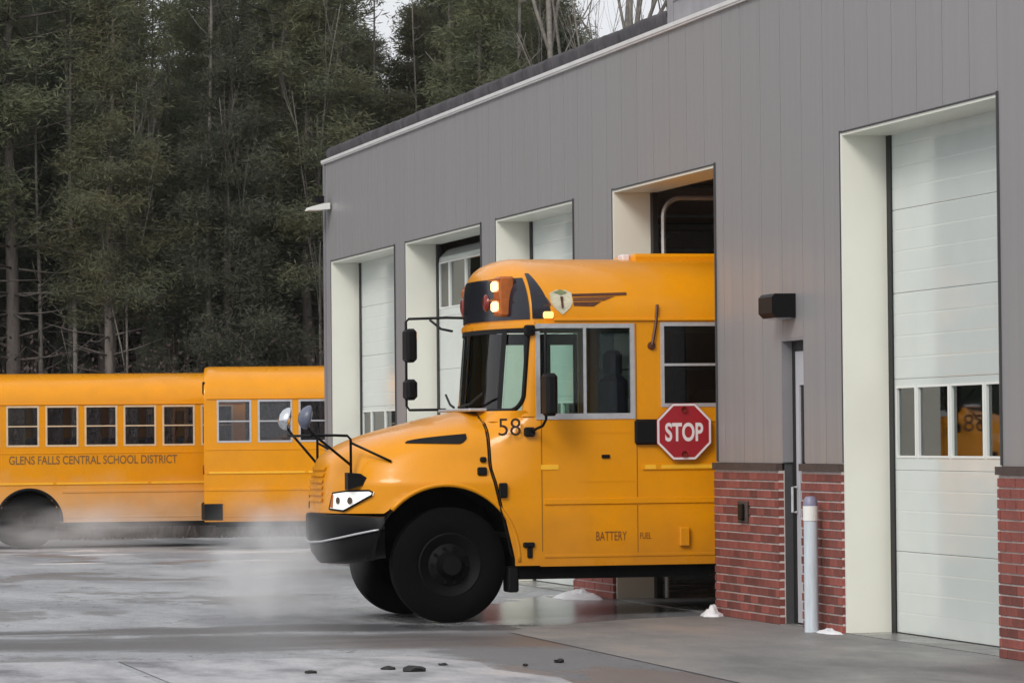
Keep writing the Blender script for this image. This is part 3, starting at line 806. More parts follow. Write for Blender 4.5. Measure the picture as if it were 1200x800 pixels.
def build_bus(label):
    root = thing('school_bus', label, 'bus', (0, 0, 0), 0, 'yellow school buses')
    P = lambda mb, name, m, par=None, smooth=False: mb.build(name, m, par or root, smooth)
    # ---- body shell
    mb = MB()
    for sgn in (-1, 1):
        hs3 = [(a, b, WZ0, WZ1) for a, b in wins]
        if sgn < 0: hs3 = hs3 + [DRV]
        else: hs3 = hs3 + [(-1.45, -0.60, 0.42, 2.78)]
        # rear wheel opening is stepped and hidden by the arch trim
        ax = 4.65
        for i in range(14):
            t0 = -0.62 + i * 1.24 / 14; t1 = t0 + 1.24 / 14
            tm = (t0 + t1) / 2
            hs3.append((ax + t0, ax + t1, 0.0, 0.53 + sqrt(max(0.0, 0.64 ** 2 - tm * tm))))
        mb.holes(-1.60, BACK, 0.52, Z0 - 0.0005, hs3, lambda u, v, d, s=sgn: (u, s * d, v), BW, BW - 0.045)
    # roof skin
    th = lin(0, pi, 41)
    def rp(t):
        c, s = cos(t), sin(t)
        y = BW * math.copysign(abs(c) ** (2 / NS), c); z = Z0 + RH * abs(s) ** (2 / NS)
        return y, z
    xs = [XS, 0.5, 3, 6, BACK - 0.35]
    rear = [(BACK - 0.35 + 0.35 * (1 - (1 - i / 6) ** 2) ** 0.5, 1 - 0.10 * (i / 6) ** 3) for i in range(1, 7)]
    secs = [(x, 1.0) for x in xs] + rear
    vs = []; n = len(th)
    for x, k in secs:
        for t in th:
            y, z = rp(t); vs.append((x, y * k if k > 0.999 else y * (0.985 + 0.015 * k), Z0 + (z - Z0) * k))
    fs = [(j * n + i, j * n + i + 1, (j + 1) * n + i + 1, (j + 1) * n + i) for j in range(len(secs) - 1) for i in range(n - 1)]
    mb.add(vs, fs)
    # inner ceiling skin
    P(mb, 'body', 'yellow', smooth=30)
    mb = MB()
    vs = []
    for x in (XS + 0.03, BACK - 0.1):
        for t in th:
            y, z = rp(t); vs.append((x, y * 0.965, Z0 + (z - Z0) * 0.93 - 0.01))
    mb.add(vs, [(i, i + 1, n + i + 1, n + i) for i in range(n - 1)])
    P(mb, 'headliner', 'headliner', smooth=True)
    # rear end with window and emergency door
    mb = MB()
    mb.holes(-BW + 0.005, BW - 0.005, 0.52, Z0, [(-0.42, 0.42, 0.6, 2.75), (-1.05, -0.52, 1.98, 2.7), (0.52, 1.05, 1.98, 2.7)], lambda u, v, d: (d, u, v), BACK, BACK - 0.04)
    vs = [(BACK, 0, Z0)]
    for t in th:
        y, z = rp(t); vs.append((BACK, y * (0.985 + 0.015 * 0.9), Z0 + (z - Z0) * 0.9))
    mb.add(vs, [(0, i, i + 1) for i in range(1, n)])
    P(mb, 'rear_panel', 'yellow')
    mb = MB()
    mb.holes(-0.41, 0.41, 0.61, 2.74, [(-0.32, 0.32, 1.95, 2.64), (-0.32, 0.32, 1.1, 1.6)], lambda u, v, d: (d, u, v), BACK + 0.012, BACK - 0.03)
    ed = P(mb, 'emergency_door', 'yellow')
    mb = MB()
    for q in ((-0.32, 0.32, 1.95, 2.64), (-0.32, 0.32, 1.1, 1.6), (-1.05, -0.52, 1.98, 2.7), (0.52, 1.05, 1.98, 2.7)):
        mb = MB(); mb.box(BACK - 0.025, BACK - 0.02, *q); P(mb, 'rear_glass', 'glassdark', ed)
    pass
    for s in (-1, 1):
        for c, m_ in ((0.62, 'redlens'), (0.9, 'amberhouse')):
            mb = MB(); mb.lathe([(0.0, 0.03), (0.07, 0.028), (0.085, 0.015), (0.085, 0)], (BACK - 0.012, s * c, 3.0), 'x', 18)
            P(mb, 'rear_lamp', m_, smooth=40)
        mb = MB(); mb.lathe([(0.0, 0.03), (0.08, 0.028), (0.095, 0.015), (0.095, 0)], (BACK + 0.0, s * 0.95, 1.5), 'x', 18)
        P(mb, 'tail_lamp', 'redlens', smooth=40)
    # dark rear corner lamp guards seen from the side
    for s in (-1, 1):
        mb = MB(); mb.bbox(BACK - 0.02, BACK + 0.03, s * 0.98 - 0.14, s * 0.98 + 0.14, 2.92, 3.16, 0.015)
        P(mb, 'lamp_hood', 'black')
    # ---- front cap
    mb = MB()
    ss = [0, 0.3, 0.5, 0.65, 0.76, 0.84, 0.9, 0.94, 0.965, 0.982, 0.992, 0.998, 1.0]
    vs = []
    for s in ss:
        for t in th:
            y, z = rp(t); y *= s; z = Z0 + (z - Z0) * s
            vs.append((XS - bulge(s, abs(y) / BW), y, z))
    fs = [(j * n + i, j * n + i + 1, (j + 1) * n + i + 1, (j + 1) * n + i) for j in range(len(ss) - 1) for i in range(n - 1)]
    mb.add(vs, fs)
    P(mb, 'front_cap', 'yellow', smooth=True)
    # header lip above the windshield
    yys = [-1.215, -1.19, -1.14, -1.06, -0.95, -0.8, -0.5, -0.2, 0.2, 0.5, 0.8, 0.95, 1.06, 1.14, 1.19, 1.215]
    mb = grid_surface(lambda u, v: (cap_x(u, Z0) - v[0], u, v[1]), lin(-1.2185, 1.2185, 80), [(-0.05, 2.835), (0.020, 2.82), (0.026, 2.795), (0.024, 2.765), (-0.05, 2.758)])
    P(mb, 'header_lip', 'yellow', smooth=40)
    # black lamp panel wrapping round the front of the cap
    def patch(y0, y1, z0, z1, ny, nz, off):
        def fn(u, v):
            z = v
            y = u * BW * max(0.0, 0.975 ** NS - ((z - Z0) / RH) ** NS) ** (1 / NS)
            # normal offset approx
            e = 1e-3
            dx_dy = (cap_x(y + e, z) - cap_x(y - e, z)) / (2 * e); dx_dz = (cap_x(y, z + e) - cap_x(y, max(z - e, Z0 + 1e-6))) / (2 * e)
            nn = Vector((-1, dx_dy, dx_dz)).normalized()
            return (cap_x(y, z) + nn.x * off, y + nn.y * off, z + nn.z * off)
        return grid_surface(fn, lin(y0, y1, ny), lin(z0, z1, nz))
    mb = patch(-1.0, 1.0, 2.845, 3.24, 90, 14, 0.009)
    P(mb, 'lamp_panel', 'blackgloss', smooth=True)
    # dark band carried onto the side of the cap
    for sgn in (-1, 1):
        mb = MB()
        rows = []
        for i in range(13):
            z = 2.85 + 0.44 * i / 12
            y = roof_y(z) + 0.006
            lo = -1.66
            hi = -1.47 - 0.15 * (i / 12) ** 1.6
            rows.append([(x, sgn * y, z) for x in (min(lo - 0.0, hi - 0.01), (lo + hi) / 2, hi)])
        vs = [p for r in rows for p in r]
        mb.add(vs, [(j * 3 + i, j * 3 + i + 1, j * 3 + 4 + i, j * 3 + 3 + i) for j in range(12) for i in range(2)])
        P(mb, 'cap_band', 'blackgloss', smooth=True)
        # warning lamps: amber above, red outboard
        y = sgn * (0.80 if sgn < 0 else 1.02)
        x = cap_x(y, 2.95)
        mb = MB(); mb.bbox(x - (0.05 if sgn < 0 else 0.015), x + 0.10, y - 0.13, y + 0.13, 2.88, 3.26, 0.02)
        hb = P(mb, 'warning_lamp', 'amberhouse')
        for zz in (2.93, 3.12):
            if sgn > 0: x += 0.035
            mb = MB(); mb.bbox(x - 0.085, x - 0.051, y - 0.105, y + 0.105, zz, zz + 0.095, 0.018)
            P(mb, 'warning_lens', 'amber' if sgn < 0 else 'amberhouse', hb)
            mb = MB(); mb.box(x - (0.10 if sgn < 0 else 0.06), x - 0.0505, y - 0.125, y + 0.125, zz + 0.10, zz + 0.116)
            P(mb, 'visor', 'amberhouse', hb)
            if sgn > 0: x -= 0.035
        y = sgn * (0.48 if sgn < 0 else 0.55)
        x = cap_x(y, 2.95)
        mb = MB(); mb.lathe([(0.0, -0.03), (0.06, -0.026), (0.085, -0.01), (0.09, 0.04)], (x - 0.0, y, 3.02), 'x', 20)
        P(mb, 'red_lamp', 'redlens', smooth=True)
        mb = MB(); mb.bbox(-1.555, -1.46, sgn * 1.236 - 0.02, sgn * 1.232 + 0.02, 2.852, 2.915, 0.012)
        P(mb, 'marker_lamp', 'marker')
    # ---- windshield
    def strip(y0, y1, z0, z1, off, ny=8, nz=4):
        return grid_surface(lambda u, v: (front_x(u, v, off), u, v), lin(y0, y1, ny), lin(z0, z1, nz))
    zb, zt = 1.99, 2.76
    for nm, (a, b) in (('windshield_pane', (-0.86, -0.02)), ('windshield_pane', (0.02, 0.86))):
        P(strip(a, b, zb, zt, 0.0), nm, 'glassdark', smooth=True)
    for s in (-1, 1):
        a, b = sorted((s * 0.92, s * 1.185))
        P(strip(a, b, zb, zt, 0.0, 10), 'corner_glass', 'glass', smooth=True)
        mb = strip(*sorted((s * 0.85, s * 0.93)), zb, zt + 0.02, 0.012)
        P(mb, 'pillar', 'black', smooth=True)
        mb = MB()
        pts = [(front_x(s * 1.185, z, 0.006), s * 1.188, z) for z in lin(zt + 0.02, zb + 0.14, 6)]
        # rounded lower outer corner
        for k in range(1, 8):
            t = k / 7 * pi / 2
            yv = 1.185 - 0.13 * (1 - cos(t)); zv = zb + 0.14 - 0.14 * sin(t)
            pts.append((front_x(s * yv, zv, 0.006), s * yv, zv))
        pts += [(front_x(s * y, zb, 0.006), s * y, zb) for y in lin(1.03, 0.0, 10)]
        mb.tube(pts, 0.022, 6)
        P(mb, 'gasket', 'black', smooth=True)
    P(strip(-0.022, 0.022, zb, zt + 0.02, 0.010, 3), 'pillar', 'black', smooth=True)
    mb = strip(-1.19, 1.19, 2.72, 2.80, 0.008, 24, 3)
    P(mb, 'gasket', 'black', smooth=True)
    # A pillars and cowl in body colour
    for s in (-1, 1):
        q = grid_surface(lambda u, v: (front_x(u, v, -0.004) if abs(u) < 1.2199 else XS, u, v), [s * k for k in (1.17, 1.19, 1.205, 1.215, 1.2195, 1.22)], lin(1.93, Z0, 8))
        P(q, 'windshield_post', 'yellow', smooth=True)
    # ---- hood and cowl
    def hood_w(z):
        tab = [(0.5, 1.215), (1.32, 1.215), (1.42, 1.17), (1.52, 1.13), (1.65, 1.10), (1.75, 1.06), (1.82, 0.99), (1.88, 0.88), (1.93, 0.70), (1.97, 0.42), (1.995, 0.12), (2.0, 0.01)]
        for (a, va), (b, vb) in zip(tab, tab[1:]):
            if z <= b: return va + (vb - va) * clamp01((z - a) / (b - a))
        return 0.01
    def hood_n(z):
        tab = [(0.5, -3.53), (1.08, -3.53), (1.35, -3.52), (1.52, -3.48), (1.58, -3.43), (1.66, -3.32), (1.74, -3.13), (1.80, -2.94), (1.87, -2.66), (1.94, -2.38), (2.0, -2.08)]
        for (a, va), (b, vb) in zip(tab, tab[1:]):
            if z <= b: return va + (vb - va) * clamp01((z - a) / (b - a))
        return -2.08
    def hood_b(z): return -2.06 + 0.20 * clamp01((1.45 - z) / 0.85)
    def hood_p(z): return 2.8 - 0.5 * clamp01((z - 1.3) / 0.7)
    AXC, AZC, AR = -2.50, 0.60, 0.70
    zs = lin(0.56, 1.36, 33) + [1.40, 1.44, 1.48, 1.53, 1.58, 1.63, 1.68, 1.73, 1.77, 1.81, 1.845, 1.875, 1.905, 1.93, 1.955, 1.975, 1.99, 2.0]
    NT = 49
    mb = MB()
    for z in zs:
        p = hood_p(z); xn, xb, w_ = hood_n(z), hood_b(z), hood_w(z)
        for i in range(NT):
            t = -pi / 2 + pi * i / (NT - 1)
            c, s = abs(cos(t)), sin(t)
            x = xb + (xn - xb) * c ** (2 / p); y = w_ * math.copysign(abs(s) ** (2 / p), s)
            mb.v.append((x, y, z))
    faces = []
    inside = [((x - AXC) ** 2 + (z - AZC) ** 2 < AR ** 2) and abs(y) > 0.55 for x, y, z in mb.v]
    for j in range(len(zs) - 1):
        for i in range(NT - 1):
            f = (j * NT + i, j * NT + i + 1, (j + 1) * NT + i + 1, (j + 1) * NT + i)
            zc = sum(mb.v[k][2] for k in f) / 4; xc = sum(mb.v[k][0] for k in f) / 4
            if all(inside[k] for k in f): continue
            if zc < 1.03 and xc < AXC: continue
            faces.append(f)
    for k, (x, y, z) in enumerate(mb.v):
        if inside[k]:
            d = sqrt((x - AXC) ** 2 + (z - AZC) ** 2) or 1
            mb.v[k] = (AXC + (x - AXC) / d * AR, y, AZC + (z - AZC) / d * AR)
    mb.f = faces
    P(mb, 'hood', 'yellow', smooth=45)
    # arch lip
    for s in (-1, 1):
        mb = MB()
        a0, a1 = radians(-3), radians(138)
        pts = [(AXC + AR * cos(t), s * 1.20, AZC + AR * sin(t)) for t in lin(a0, a1, 26)]
        mb.tube(pts, 0.024, 6)
        P(mb, 'arch_lip', 'yellow', smooth=True)
        # dark inner liner
        mb = grid_surface(lambda u, v: (AXC + (AR - 0.02) * cos(u), v, AZC + (AR - 0.02) * sin(u)), lin(radians(-8), radians(180), 24), [s * 1.17, s * 0.5])
        P(mb, 'wheel_liner', 'chassis', smooth=True)
    mb = MB(); mb.box(-3.3, -1.7, -0.5, 0.5, 0.62, 1.3)
    P(mb, 'engine_block', 'chassis')
    # cowl: loft from the hood's rear edge to the full body width
    mb = MB()
    zc = lin(0.53, 1.985, 25)
    for s in (-1, 1):
        def cw(u, v, s=s):
            a = hood_w(v) - 0.004; xb = hood_b(v) + 0.015
            t = u
            y = a + (BW - a) * (1 - (1 - t) ** 2)
            return (xb + (XS - xb) * t, s * y, v)
        q = grid_surface(cw, lin(0, 1, 7), zc); mb.add(q.v, q.f)
    q = MB()
    top = [(hood_b(1.985) + 0.0, y, 1.985) for y in (-0.35, 0.35)]
    ring = [(front_x(y, 1.985, 0.03), y, 1.986) for y in yys]
    fr_ = [(-2.075, y, 1.984) for y in yys]
    fr_ = [(-2.05 if abs(y) < 0.9 else -2.03 + 0.42 * ((abs(y) - 0.9) / 0.32) ** 1.5, y, 1.985 - 0.10 * (abs(y) > 0.5)) for y in yys]
    mb.add(ring + fr_, [(i, i + 1, len(yys) + i + 1, len(yys) + i) for i in range(len(yys) - 1)])
    P(mb, 'cowl', 'yellow', smooth=40)
    mb = MB(); mb.box(-2.03, -1.99, -0.66, 0.66, 0.6, 1.90); P(mb, 'firewall', 'chassis')
    mb = MB(); mb.bbox(-2.16, -1.98, -0.7, 0.7, 1.985, 2.015, 0.01); P(mb, 'cowl_grille', 'alu')
    mb = MB()
    for s in (-1, 1): mb.tube([(-2.13, s * 0.1, 2.03), (-2.09, s * 0.45, 2.06), (-2.05, s * 0.82, 2.16)], 0.012, 6)
    P(mb, 'wiper', 'black')
    # hood side vents and latches
    def hood_y(x, z):
        p = hood_p(z); xn, xb, w_ = hood_n(z), hood_b(z), hood_w(z)
        t = clamp01((x - xb) / (xn - xb))
        return w_ * max(0.0, 1 - t ** p) ** (1 / p)
    for s in (-1, 1):
        vx = lin(-2.83, -2.27, 24)
        def vent(u, v, s=s):
            t = (u + 2.83) / 0.56
            top_ = 1.70 + 0.075 * t ** 0.55; bot_ = 1.69 - 0.012 * t + (0.05 * ((t - 0.85) / 0.15) ** 2 if t > 0.85 else 0)
            z = bot_ + (max(top_, bot_ + 0.004) - bot_) * v
            return (u, s * (hood_y(u, z) + 0.010), z)
        P(grid_surface(vent, vx, lin(0, 1, 6)), 'hood_vent', 'black', smooth=True)
        mb = MB()
        mb.tube([(hood_b(z) - 0.012, s * (hood_y(hood_b(z) - 0.012, z) + 0.003), z) for z in lin(1.93, 0.62, 18)], 0.009, 5)
        P(mb, 'hood_seam', 'black')
        for (xx, zz, dx, dz) in ((-2.13, 1.53, 0.03, 0.025), (-2.15, 1.42, 0.045, 0.04), (-1.96, 1.24, 0.04, 0.07)):
            mb = MB(); yy_ = s * (hood_y(min(xx, hood_b(zz) - 0.01), zz) + 0.02)
            mb.bbox(xx - dx, xx + dx, yy_ - 0.022, yy_ + 0.022, zz - dz, zz + dz, 0.012)
            P(mb, 'hood_latch', 'black')
    # nose grille
    mb = MB()
    for k in range(6):
        z = 1.14 + k * 0.06
        q = grid_surface(lambda u, v: (hood_b(v) + (hood_n(v) - hood_b(v)) * (1 - (abs(u) / hood_w(v)) ** hood_p(v)) ** (1 / hood_p(v)) - 0.014, u, v), lin(-0.34, 0.34, 9), [z, z + 0.035])
        mb.add(q.v, q.f)
    P(mb, 'grille', 'yellow', smooth=True)
    # headlights
    for s in (-1, 1):
        A = Vector((-3.475, s * 0.52, 0)); B = Vector((-3.16, s * 0.985, 0))
        dv = (B - A); nrm = Vector((dv.y * s, -dv.x * s, 0)); nrm = Vector((-abs(nrm.x), s * abs(nrm.y), 0)).normalized()
        def hl(u, v, d): 
            q = A + dv * u + nrm * (d + 0.050 * sin(pi * clamp01(u))); return (q.x, q.y, v)
        poly = [(0.0, 1.075), (0.42, 1.06), (0.50, 1.075), (0.80, 1.15), (1.0, 1.205), (1.02, 1.235), (0.95, 1.25), (0.5, 1.245), (0.12, 1.225)]
        mb = MB(); mb.prism(poly, hl, -0.08, 0.016)
        hlp = P(mb, 'headlight', 'headlamp')
        mb = MB(); mb.tube([hl(u, v, 0.012) for u, v in poly + poly[:1]], 0.010, 6); P(mb, 'lens_rim', 'black', hlp)
        for uu_ in (0.28, 0.58):
            mb = MB(); mb.prism([(uu_ + 0.055 * cos(k * pi / 6), 1.155 + 0.035 * sin(k * pi / 6)) for k in range(12)], hl, 0.0165, 0.020)
            P(mb, 'projector', 'lampbulb', hlp)
        mb = MB(); mb.prism([(0.03, 1.09), (0.12, 1.085), (0.15, 1.21), (0.10, 1.215)], hl, 0.0165, 0.019)
        P(mb, 'turn_signal', 'amberhouse', hlp)
    # ---- front bumper
    plan = [(-3.08, 1.15), (-3.12, 1.14), (-3.17, 1.11), (-3.31, 0.96), (-3.44, 0.74), (-3.54, 0.42), (-3.58, 0.0)]
    plan = [(x, -y) for x, y in plan] + [(x, y) for x, y in reversed(plan[:-1])]
    def bump(z, k, off=0.0):
        return [(-2.9 + (x + 2.9) * k - off * 1.0, y * (k if k > 1 else 0.35 + 0.65 * k), z) for x, y in plan]
    def loft(rows):
        mb = MB(); n_ = len(rows[0])
        mb.v = [p for r in rows for p in r]
        mb.f = [(j * n_ + i, j * n_ + i + 1, (j + 1) * n_ + i + 1, (j + 1) * n_ + i) for j in range(len(rows) - 1) for i in range(n_ - 1)]
        return mb
    _b = bump
    def bump(z, k): return [(x, y, zz + (0.13 * (abs(y) / 1.12) ** 2.2 if z < 0.9 else -0.03 * (abs(y) / 1.12) ** 2)) for x, y, zz in _b(z, k)]
    P(loft([bump(1.035, 0.9), bump(1.03, 0.985), bump(1.01, 1.0), bump(0.92, 1.004), bump(0.77, 0.995), bump(0.745, 0.97), bump(0.745, 0.85)]), 'bumper', 'black', smooth=50)
    mb = MB(); mb.tube([(x - 0.012, y, z) for x, y, z in bump(0.752, 0.99)[1:-1]], 0.011, 6)
    P(mb, 'bumper_trim', 'alu', smooth=True)
    P(loft([bump(0.744, 0.84), bump(0.74, 0.95), bump(0.64, 0.93), bump(0.55, 0.84), bump(0.54, 0.6)]), 'bumper_valance', 'black', smooth=50)
    # ---- wheels
    R = 0.545
    for wx, dual in ((-2.45, False), (4.65, True)):
        for s in (-1, 1):
            wh = MB()
            y0_, y1_ = (0.86, 1.13)
            if dual: y0_, y1_ = (0.62, 1.10)
            mid = (y0_ + y1_) / 2; hw = (y1_ - y0_) / 2
            prof = [(0.30, -hw + 0.02), (0.33, -hw), (0.45, -hw), (0.50, -hw + 0.02), (R - 0.006, -hw + 0.045), (R, -hw + 0.08), (R, hw - 0.08), (R - 0.006, hw - 0.045), (0.50, hw - 0.02), (0.45, hw), (0.33, hw), (0.30, hw - 0.02)]
            wh.lathe(prof, (wx, s * mid, R), 'y', 56)
            for k in range(56):     # tread blocks
                t = 2 * pi * (k + 0.5) / 56
            wo_ = P(wh, 'wheel', 'rubber', smooth=35)
            rm = MB()
            o_ = s * (y1_ - 0.03 if not dual else y1_ - 0.10)
            rm.lathe([(0.0, s * 0.10), (0.09, s * 0.10), (0.11, s * 0.05), (0.13, 0.0), (0.20, -s * 0.03), (0.26, s * 0.0), (0.29, s * 0.02), (0.305, s * 0.015), (0.305, -s * 0.12)], (wx, o_, R), 'y', 36)
            P(rm, 'rim', 'rim', wo_, smooth=35)
            nb = MB()
            for k in range(10):
                t = 2 * pi * k / 10
                nb.lathe([(0.0, s * 0.035), (0.016, s * 0.034), (0.018, 0.0)], (wx + 0.165 * cos(t), o_ - s * 0.015, R + 0.165 * sin(t)), 'y', 8)
            P(nb, 'wheel_nuts', 'rim', wo_)['kind'] = 'stuff'
    # rear arches
    for s in (-1, 1):
        mb = MB()
        mb.tube([(4.65 + 0.645 * cos(t), s * 1.215, 0.53 + 0.645 * sin(t)) for t in lin(0, pi, 26)], 0.03, 6)
        P(mb, 'rear_arch', 'black', smooth=True)
        mb = grid_surface(lambda u, v: (4.65 + 0.66 * cos(u), v, 0.53 + 0.66 * sin(u)), lin(0, pi, 20), [s * 1.17, s * 0.45])
        P(mb, 'rear_liner', 'chassis', smooth=True)
        mb = MB(); mb.add([(4.65 + 0.68 * cos(t), s * 0.46, 0.53 + 0.68 * sin(t)) for t in lin(0, pi, 20)], [tuple(range(20))])
        P(mb, 'wheel_housing', 'chassis')
    # ---- underbody
    mb = MB()
    for s in (-1, 1): mb.box(-3.3, BACK - 0.1, s * 0.42 - 0.05, s * 0.42 + 0.05, 0.60, 0.82)
    mb.box(-1.85, 3.6, -1.15, -0.5, 0.40, 0.519); mb.box(-1.85, 3.6, 0.5, 1.15, 0.40, 0.519)
    mb.box(-0.9, 0.6, -0.35, 0.35, 0.42, 0.60); mb.box(5.4, BACK - 0.2, -1.1, 1.1, 0.42, 0.518)
    mb.tube([(-2.45, -0.9, 0.545), (-2.45, 0.9, 0.545)], 0.07, 10); mb.tube([(4.65, -0.7, 0.545), (4.65, 0.7, 0.545)], 0.09, 10)
    P(mb, 'chassis', 'chassis')
    for s in (-1, 1):
        mb = MB(); mb.bbox(-1.90, -1.80, s * 1.05 - 0.12, s * 1.05 + 0.12, 0.28, 0.52, 0.015)
        P(mb, 'mud_flap', 'black')
    mb = MB()
    rbp = [(BACK - 0.34, -1.235), (BACK - 0.0, -1.235), (BACK + 0.05, -1.05), (BACK + 0.07, 0), (BACK + 0.05, 1.05), (BACK, 1.235), (BACK - 0.34, 1.235)]
    rows = [[(x - 0.02, y * 0.99, 0.86) for x, y in rbp], [(x, y, 0.85) for x, y in rbp], [(x, y, 0.56) for x, y in rbp], [(x - 0.02, y * 0.99, 0.55) for x, y in rbp]]
    rows = [[(x, y, z) for x, y, z in r] for r in rows]
    P(loft([r[1:-1] if False else r for r in rows]), 'rear_bumper', 'black')
    # ---- rails, seams
    for s in (-1, 1):
        for (x0, x1, z0, z1, d) in ((-1.56, 4.0, 1.10, 1.155, 0.014), (5.30, BACK - 0.02, 1.10, 1.155, 0.014), (-1.56, 3.98, 0.60, 0.63, 0.008), (5.32, BACK - 0.36, 0.60, 0.63, 0.008), (-0.62, BACK - 0.02, 1.865, 1.895, 0.01)):
            mb = MB(); yy_ = sorted((s * (BW + 0.0005), s * (BW + d)))
            mb.bbox(x0, x1, yy_[0], yy_[1], z0, z1, 0.0035)
            P(mb, 'rub_rail', 'yellow')
        mb = MB(); yy_ = sorted((s * (BW + 0.0005), s * (BW + 0.014)))
        mb.bbox(-0.60, BACK - 0.02, yy_[0], yy_[1], 1.415, 1.475, 0.0035)
        P(mb, 'rub_rail', 'yellow')
        x = -0.68
        yy_ = sorted((s * (BW + 0.0145), s * (BW + 0.017)))
        mb = MB(); mb.box(-0.58, -0.47, yy_[0], yy_[1], 1.425, 1.465); P(mb, 'reflector_tape', 'yellow2')
        for k in range(5):
            mb = MB(); mb.box(-0.42 + k * 1.87, 1.38 + k * 1.87, yy_[0], yy_[1], 1.428, 1.462)
            P(mb, 'reflector_tape', 'yellow2')
        yy2 = sorted((s * (BW + 0.0005), s * (BW + 0.008)))
        mb = MB(); mb.box(-1.59, -1.42, yy2[0], yy2[1], 1.43, 1.475); P(mb, 'reflector_tape', 'yellow2')
        # drip rail
        mb = MB(); mb.bbox(-1.45, BACK - 0.05, *sorted((s * (BW - 0.01), s * (BW + 0.022))), 2.825, 2.852, 0.006); P(mb, 'drip_rail', 'yellow')
    # ---- windows
    def frame(name, x0, x1, z0, z1, s, wd, m_, bars=()):
        mb = MB()
        hs4 = []
        edges = [z0] + [b for b in bars] + [z1]
        mb.holes(x0 - 0.012, x1 + 0.012, z0 - 0.012, z1 + 0.012, [(x0 + wd, x1 - wd, (z0 + wd) if i == 0 else edges[i] + wd / 2, (z1 - wd) if i == len(edges) - 2 else edges[i + 1] - wd / 2) for i in range(len(edges) - 1)],
                 lambda u, v, d: (u, s * d, v), BW + 0.006, BW - 0.03)
        return P(mb, name, m_), edges
    for s in (-1, 1):
        for (a, b) in wins:
            zmid = (WZ0 + WZ1) / 2
            f_, ed_ = frame('window', a, b, WZ0, WZ1, s, 0.024, 'alu', (zmid,))
            for q0, q1, dep in ((WZ0 + 0.024, zmid - 0.012, 0.004), (zmid + 0.012, WZ1 - 0.024, 0.012)):
                mb = MB(); yy_ = sorted((s * (BW - 0.004 - dep), s * (BW - 0.009 - dep)))
                mb.box(a + 0.02, b - 0.02, yy_[0], yy_[1], q0 - 0.004, q1 + 0.004)
                P(mb, 'window_pane', 'glassdark', f_)
    a, b, z0, z1 = DRV
    mb = MB(); xm = -1.155
    mb.holes(a - 0.012, b + 0.012, z0 - 0.03, z1 + 0.012, [(a + 0.03, xm - 0.014, z0 + 0.025, z1 - 0.03), (xm + 0.014, b - 0.03, z0 + 0.025, z1 - 0.03)], lambda u, v, d: (u, -d, v), BW + 0.008, BW - 0.03)
    df = P(mb, 'driver_window', 'alu')
    for q0, q1, dep in ((a + 0.03, xm - 0.014, 0.0), (xm + 0.014, b - 0.03, 0.01)):
        mb = MB(); mb.box(q0 - 0.004, q1 + 0.004, -(BW - 0.003 - dep), -(BW - 0.008 - dep), z0 + 0.02, z1 - 0.026)
        P(mb, 'window_pane', 'glass', df)
    # service door on the far side
    mb = MB()
    mb.holes(-1.44, -0.61, 0.43, 2.77, [(-1.40, -1.16, 0.9, 2.66), (-0.89, -0.65, 0.9, 2.66)], lambda u, v, d: (u, d, v), BW - 0.01, BW - 0.04)
    sd_ = P(mb, 'service_door', 'black')
    for q0, q1 in ((-1.40, -1.16), (-0.89, -0.65)):
        mb = MB(); mb.box(q0, q1, BW - 0.028, BW - 0.022, 0.9, 2.66); P(mb, 'window_pane', 'glass', sd_)
    # ---- interior
    mb = MB(); mb.box(-1.95, BACK - 0.06, -1.17, 1.17, 0.80, 0.84); P(mb, 'cabin_floor', 'chassis')
    mb = MB(); mb.box(-0.55, -0.50, -1.16, -0.45, 0.85, 2.1); mb.box(-0.55, -0.50, 0.45, 1.16, 0.85, 1.75); P(mb, 'barrier', 'seat')
    mb = MB(); mb.bbox(-1.80, -1.45, -0.92, 0.35, 1.2, 1.94, 0.05); P(mb, 'dashboard', 'black')
    mb = MB()
    c = Vector((-1.42, -0.62, 1.86)); e1 = Vector((0, 1, 0)); e2 = Vector((0.55, 0, 0.83))
    mb.tube([c + (e1 * cos(t) + e2 * sin(t)) * 0.23 for t in lin(0, 2 * pi, 25)], 0.015, 6)
    mb.tube([c, (-1.6, -0.62, 1.55)], 0.02, 6); mb.tube([c - e1 * 0.23, c + e1 * 0.23], 0.014, 6)
    P(mb, 'steering_wheel', 'black')
    mb = MB()
    mb.bbox(-1.12, -0.62, -0.92, -0.38, 1.25, 1.45, 0.04); mb.bbox(-0.82, -0.64, -0.93, -0.37, 1.40, 2.32, 0.06); mb.bbox(-0.79, -0.67, -0.82, -0.48, 2.30, 2.56, 0.04)
    mb.tube([(-0.9, -0.65, 0.84), (-0.9, -0.65, 1.3)], 0.08, 8)
    P(mb, 'driver_seat', 'navy')
    seat_me = MB(); seat_me.bbox(0, 0.42, -0.49, 0.49, 1.22, 1.40, 0.04); seat_me.bbox(0.36, 0.47, -0.49, 0.49, 1.38, 2.18, 0.05)
    sms = {}
    for s in (-1, 1):
        q = MB(); q.v = list(seat_me.v); q.f = list(seat_me.f); q.box(0.05, 0.4, -s * 0.425 - 0.025, -s * 0.425 + 0.025, 0.84, 1.23)
        sms[s] = q.mesh('bench_seat', 'seat')
    for k in range(11):
        for s in (-1, 1):
            o = link('bench_seat', sms[s], root); o.location = (-0.15 + 0.77 * k, s * 0.66, 0)
    # ---- side fittings on the driver's side
    # octagonal stop arm folded against the body
    cx, cz, r_ = -0.205, 1.775, 0.290
    oct_ = lambda r: [(cx + r * cos(radians(22.5 + 45 * k)), cz + r * sin(radians(22.5 + 45 * k))) for k in range(8)]
    ys_ = lambda u, v, d: (u, -d, v)
    mb = MB(); mb.prism(oct_(r_), ys_, BW + 0.055, BW + 0.066)
    st = P(mb, 'stop_arm', 'signred')
    mb = MB()
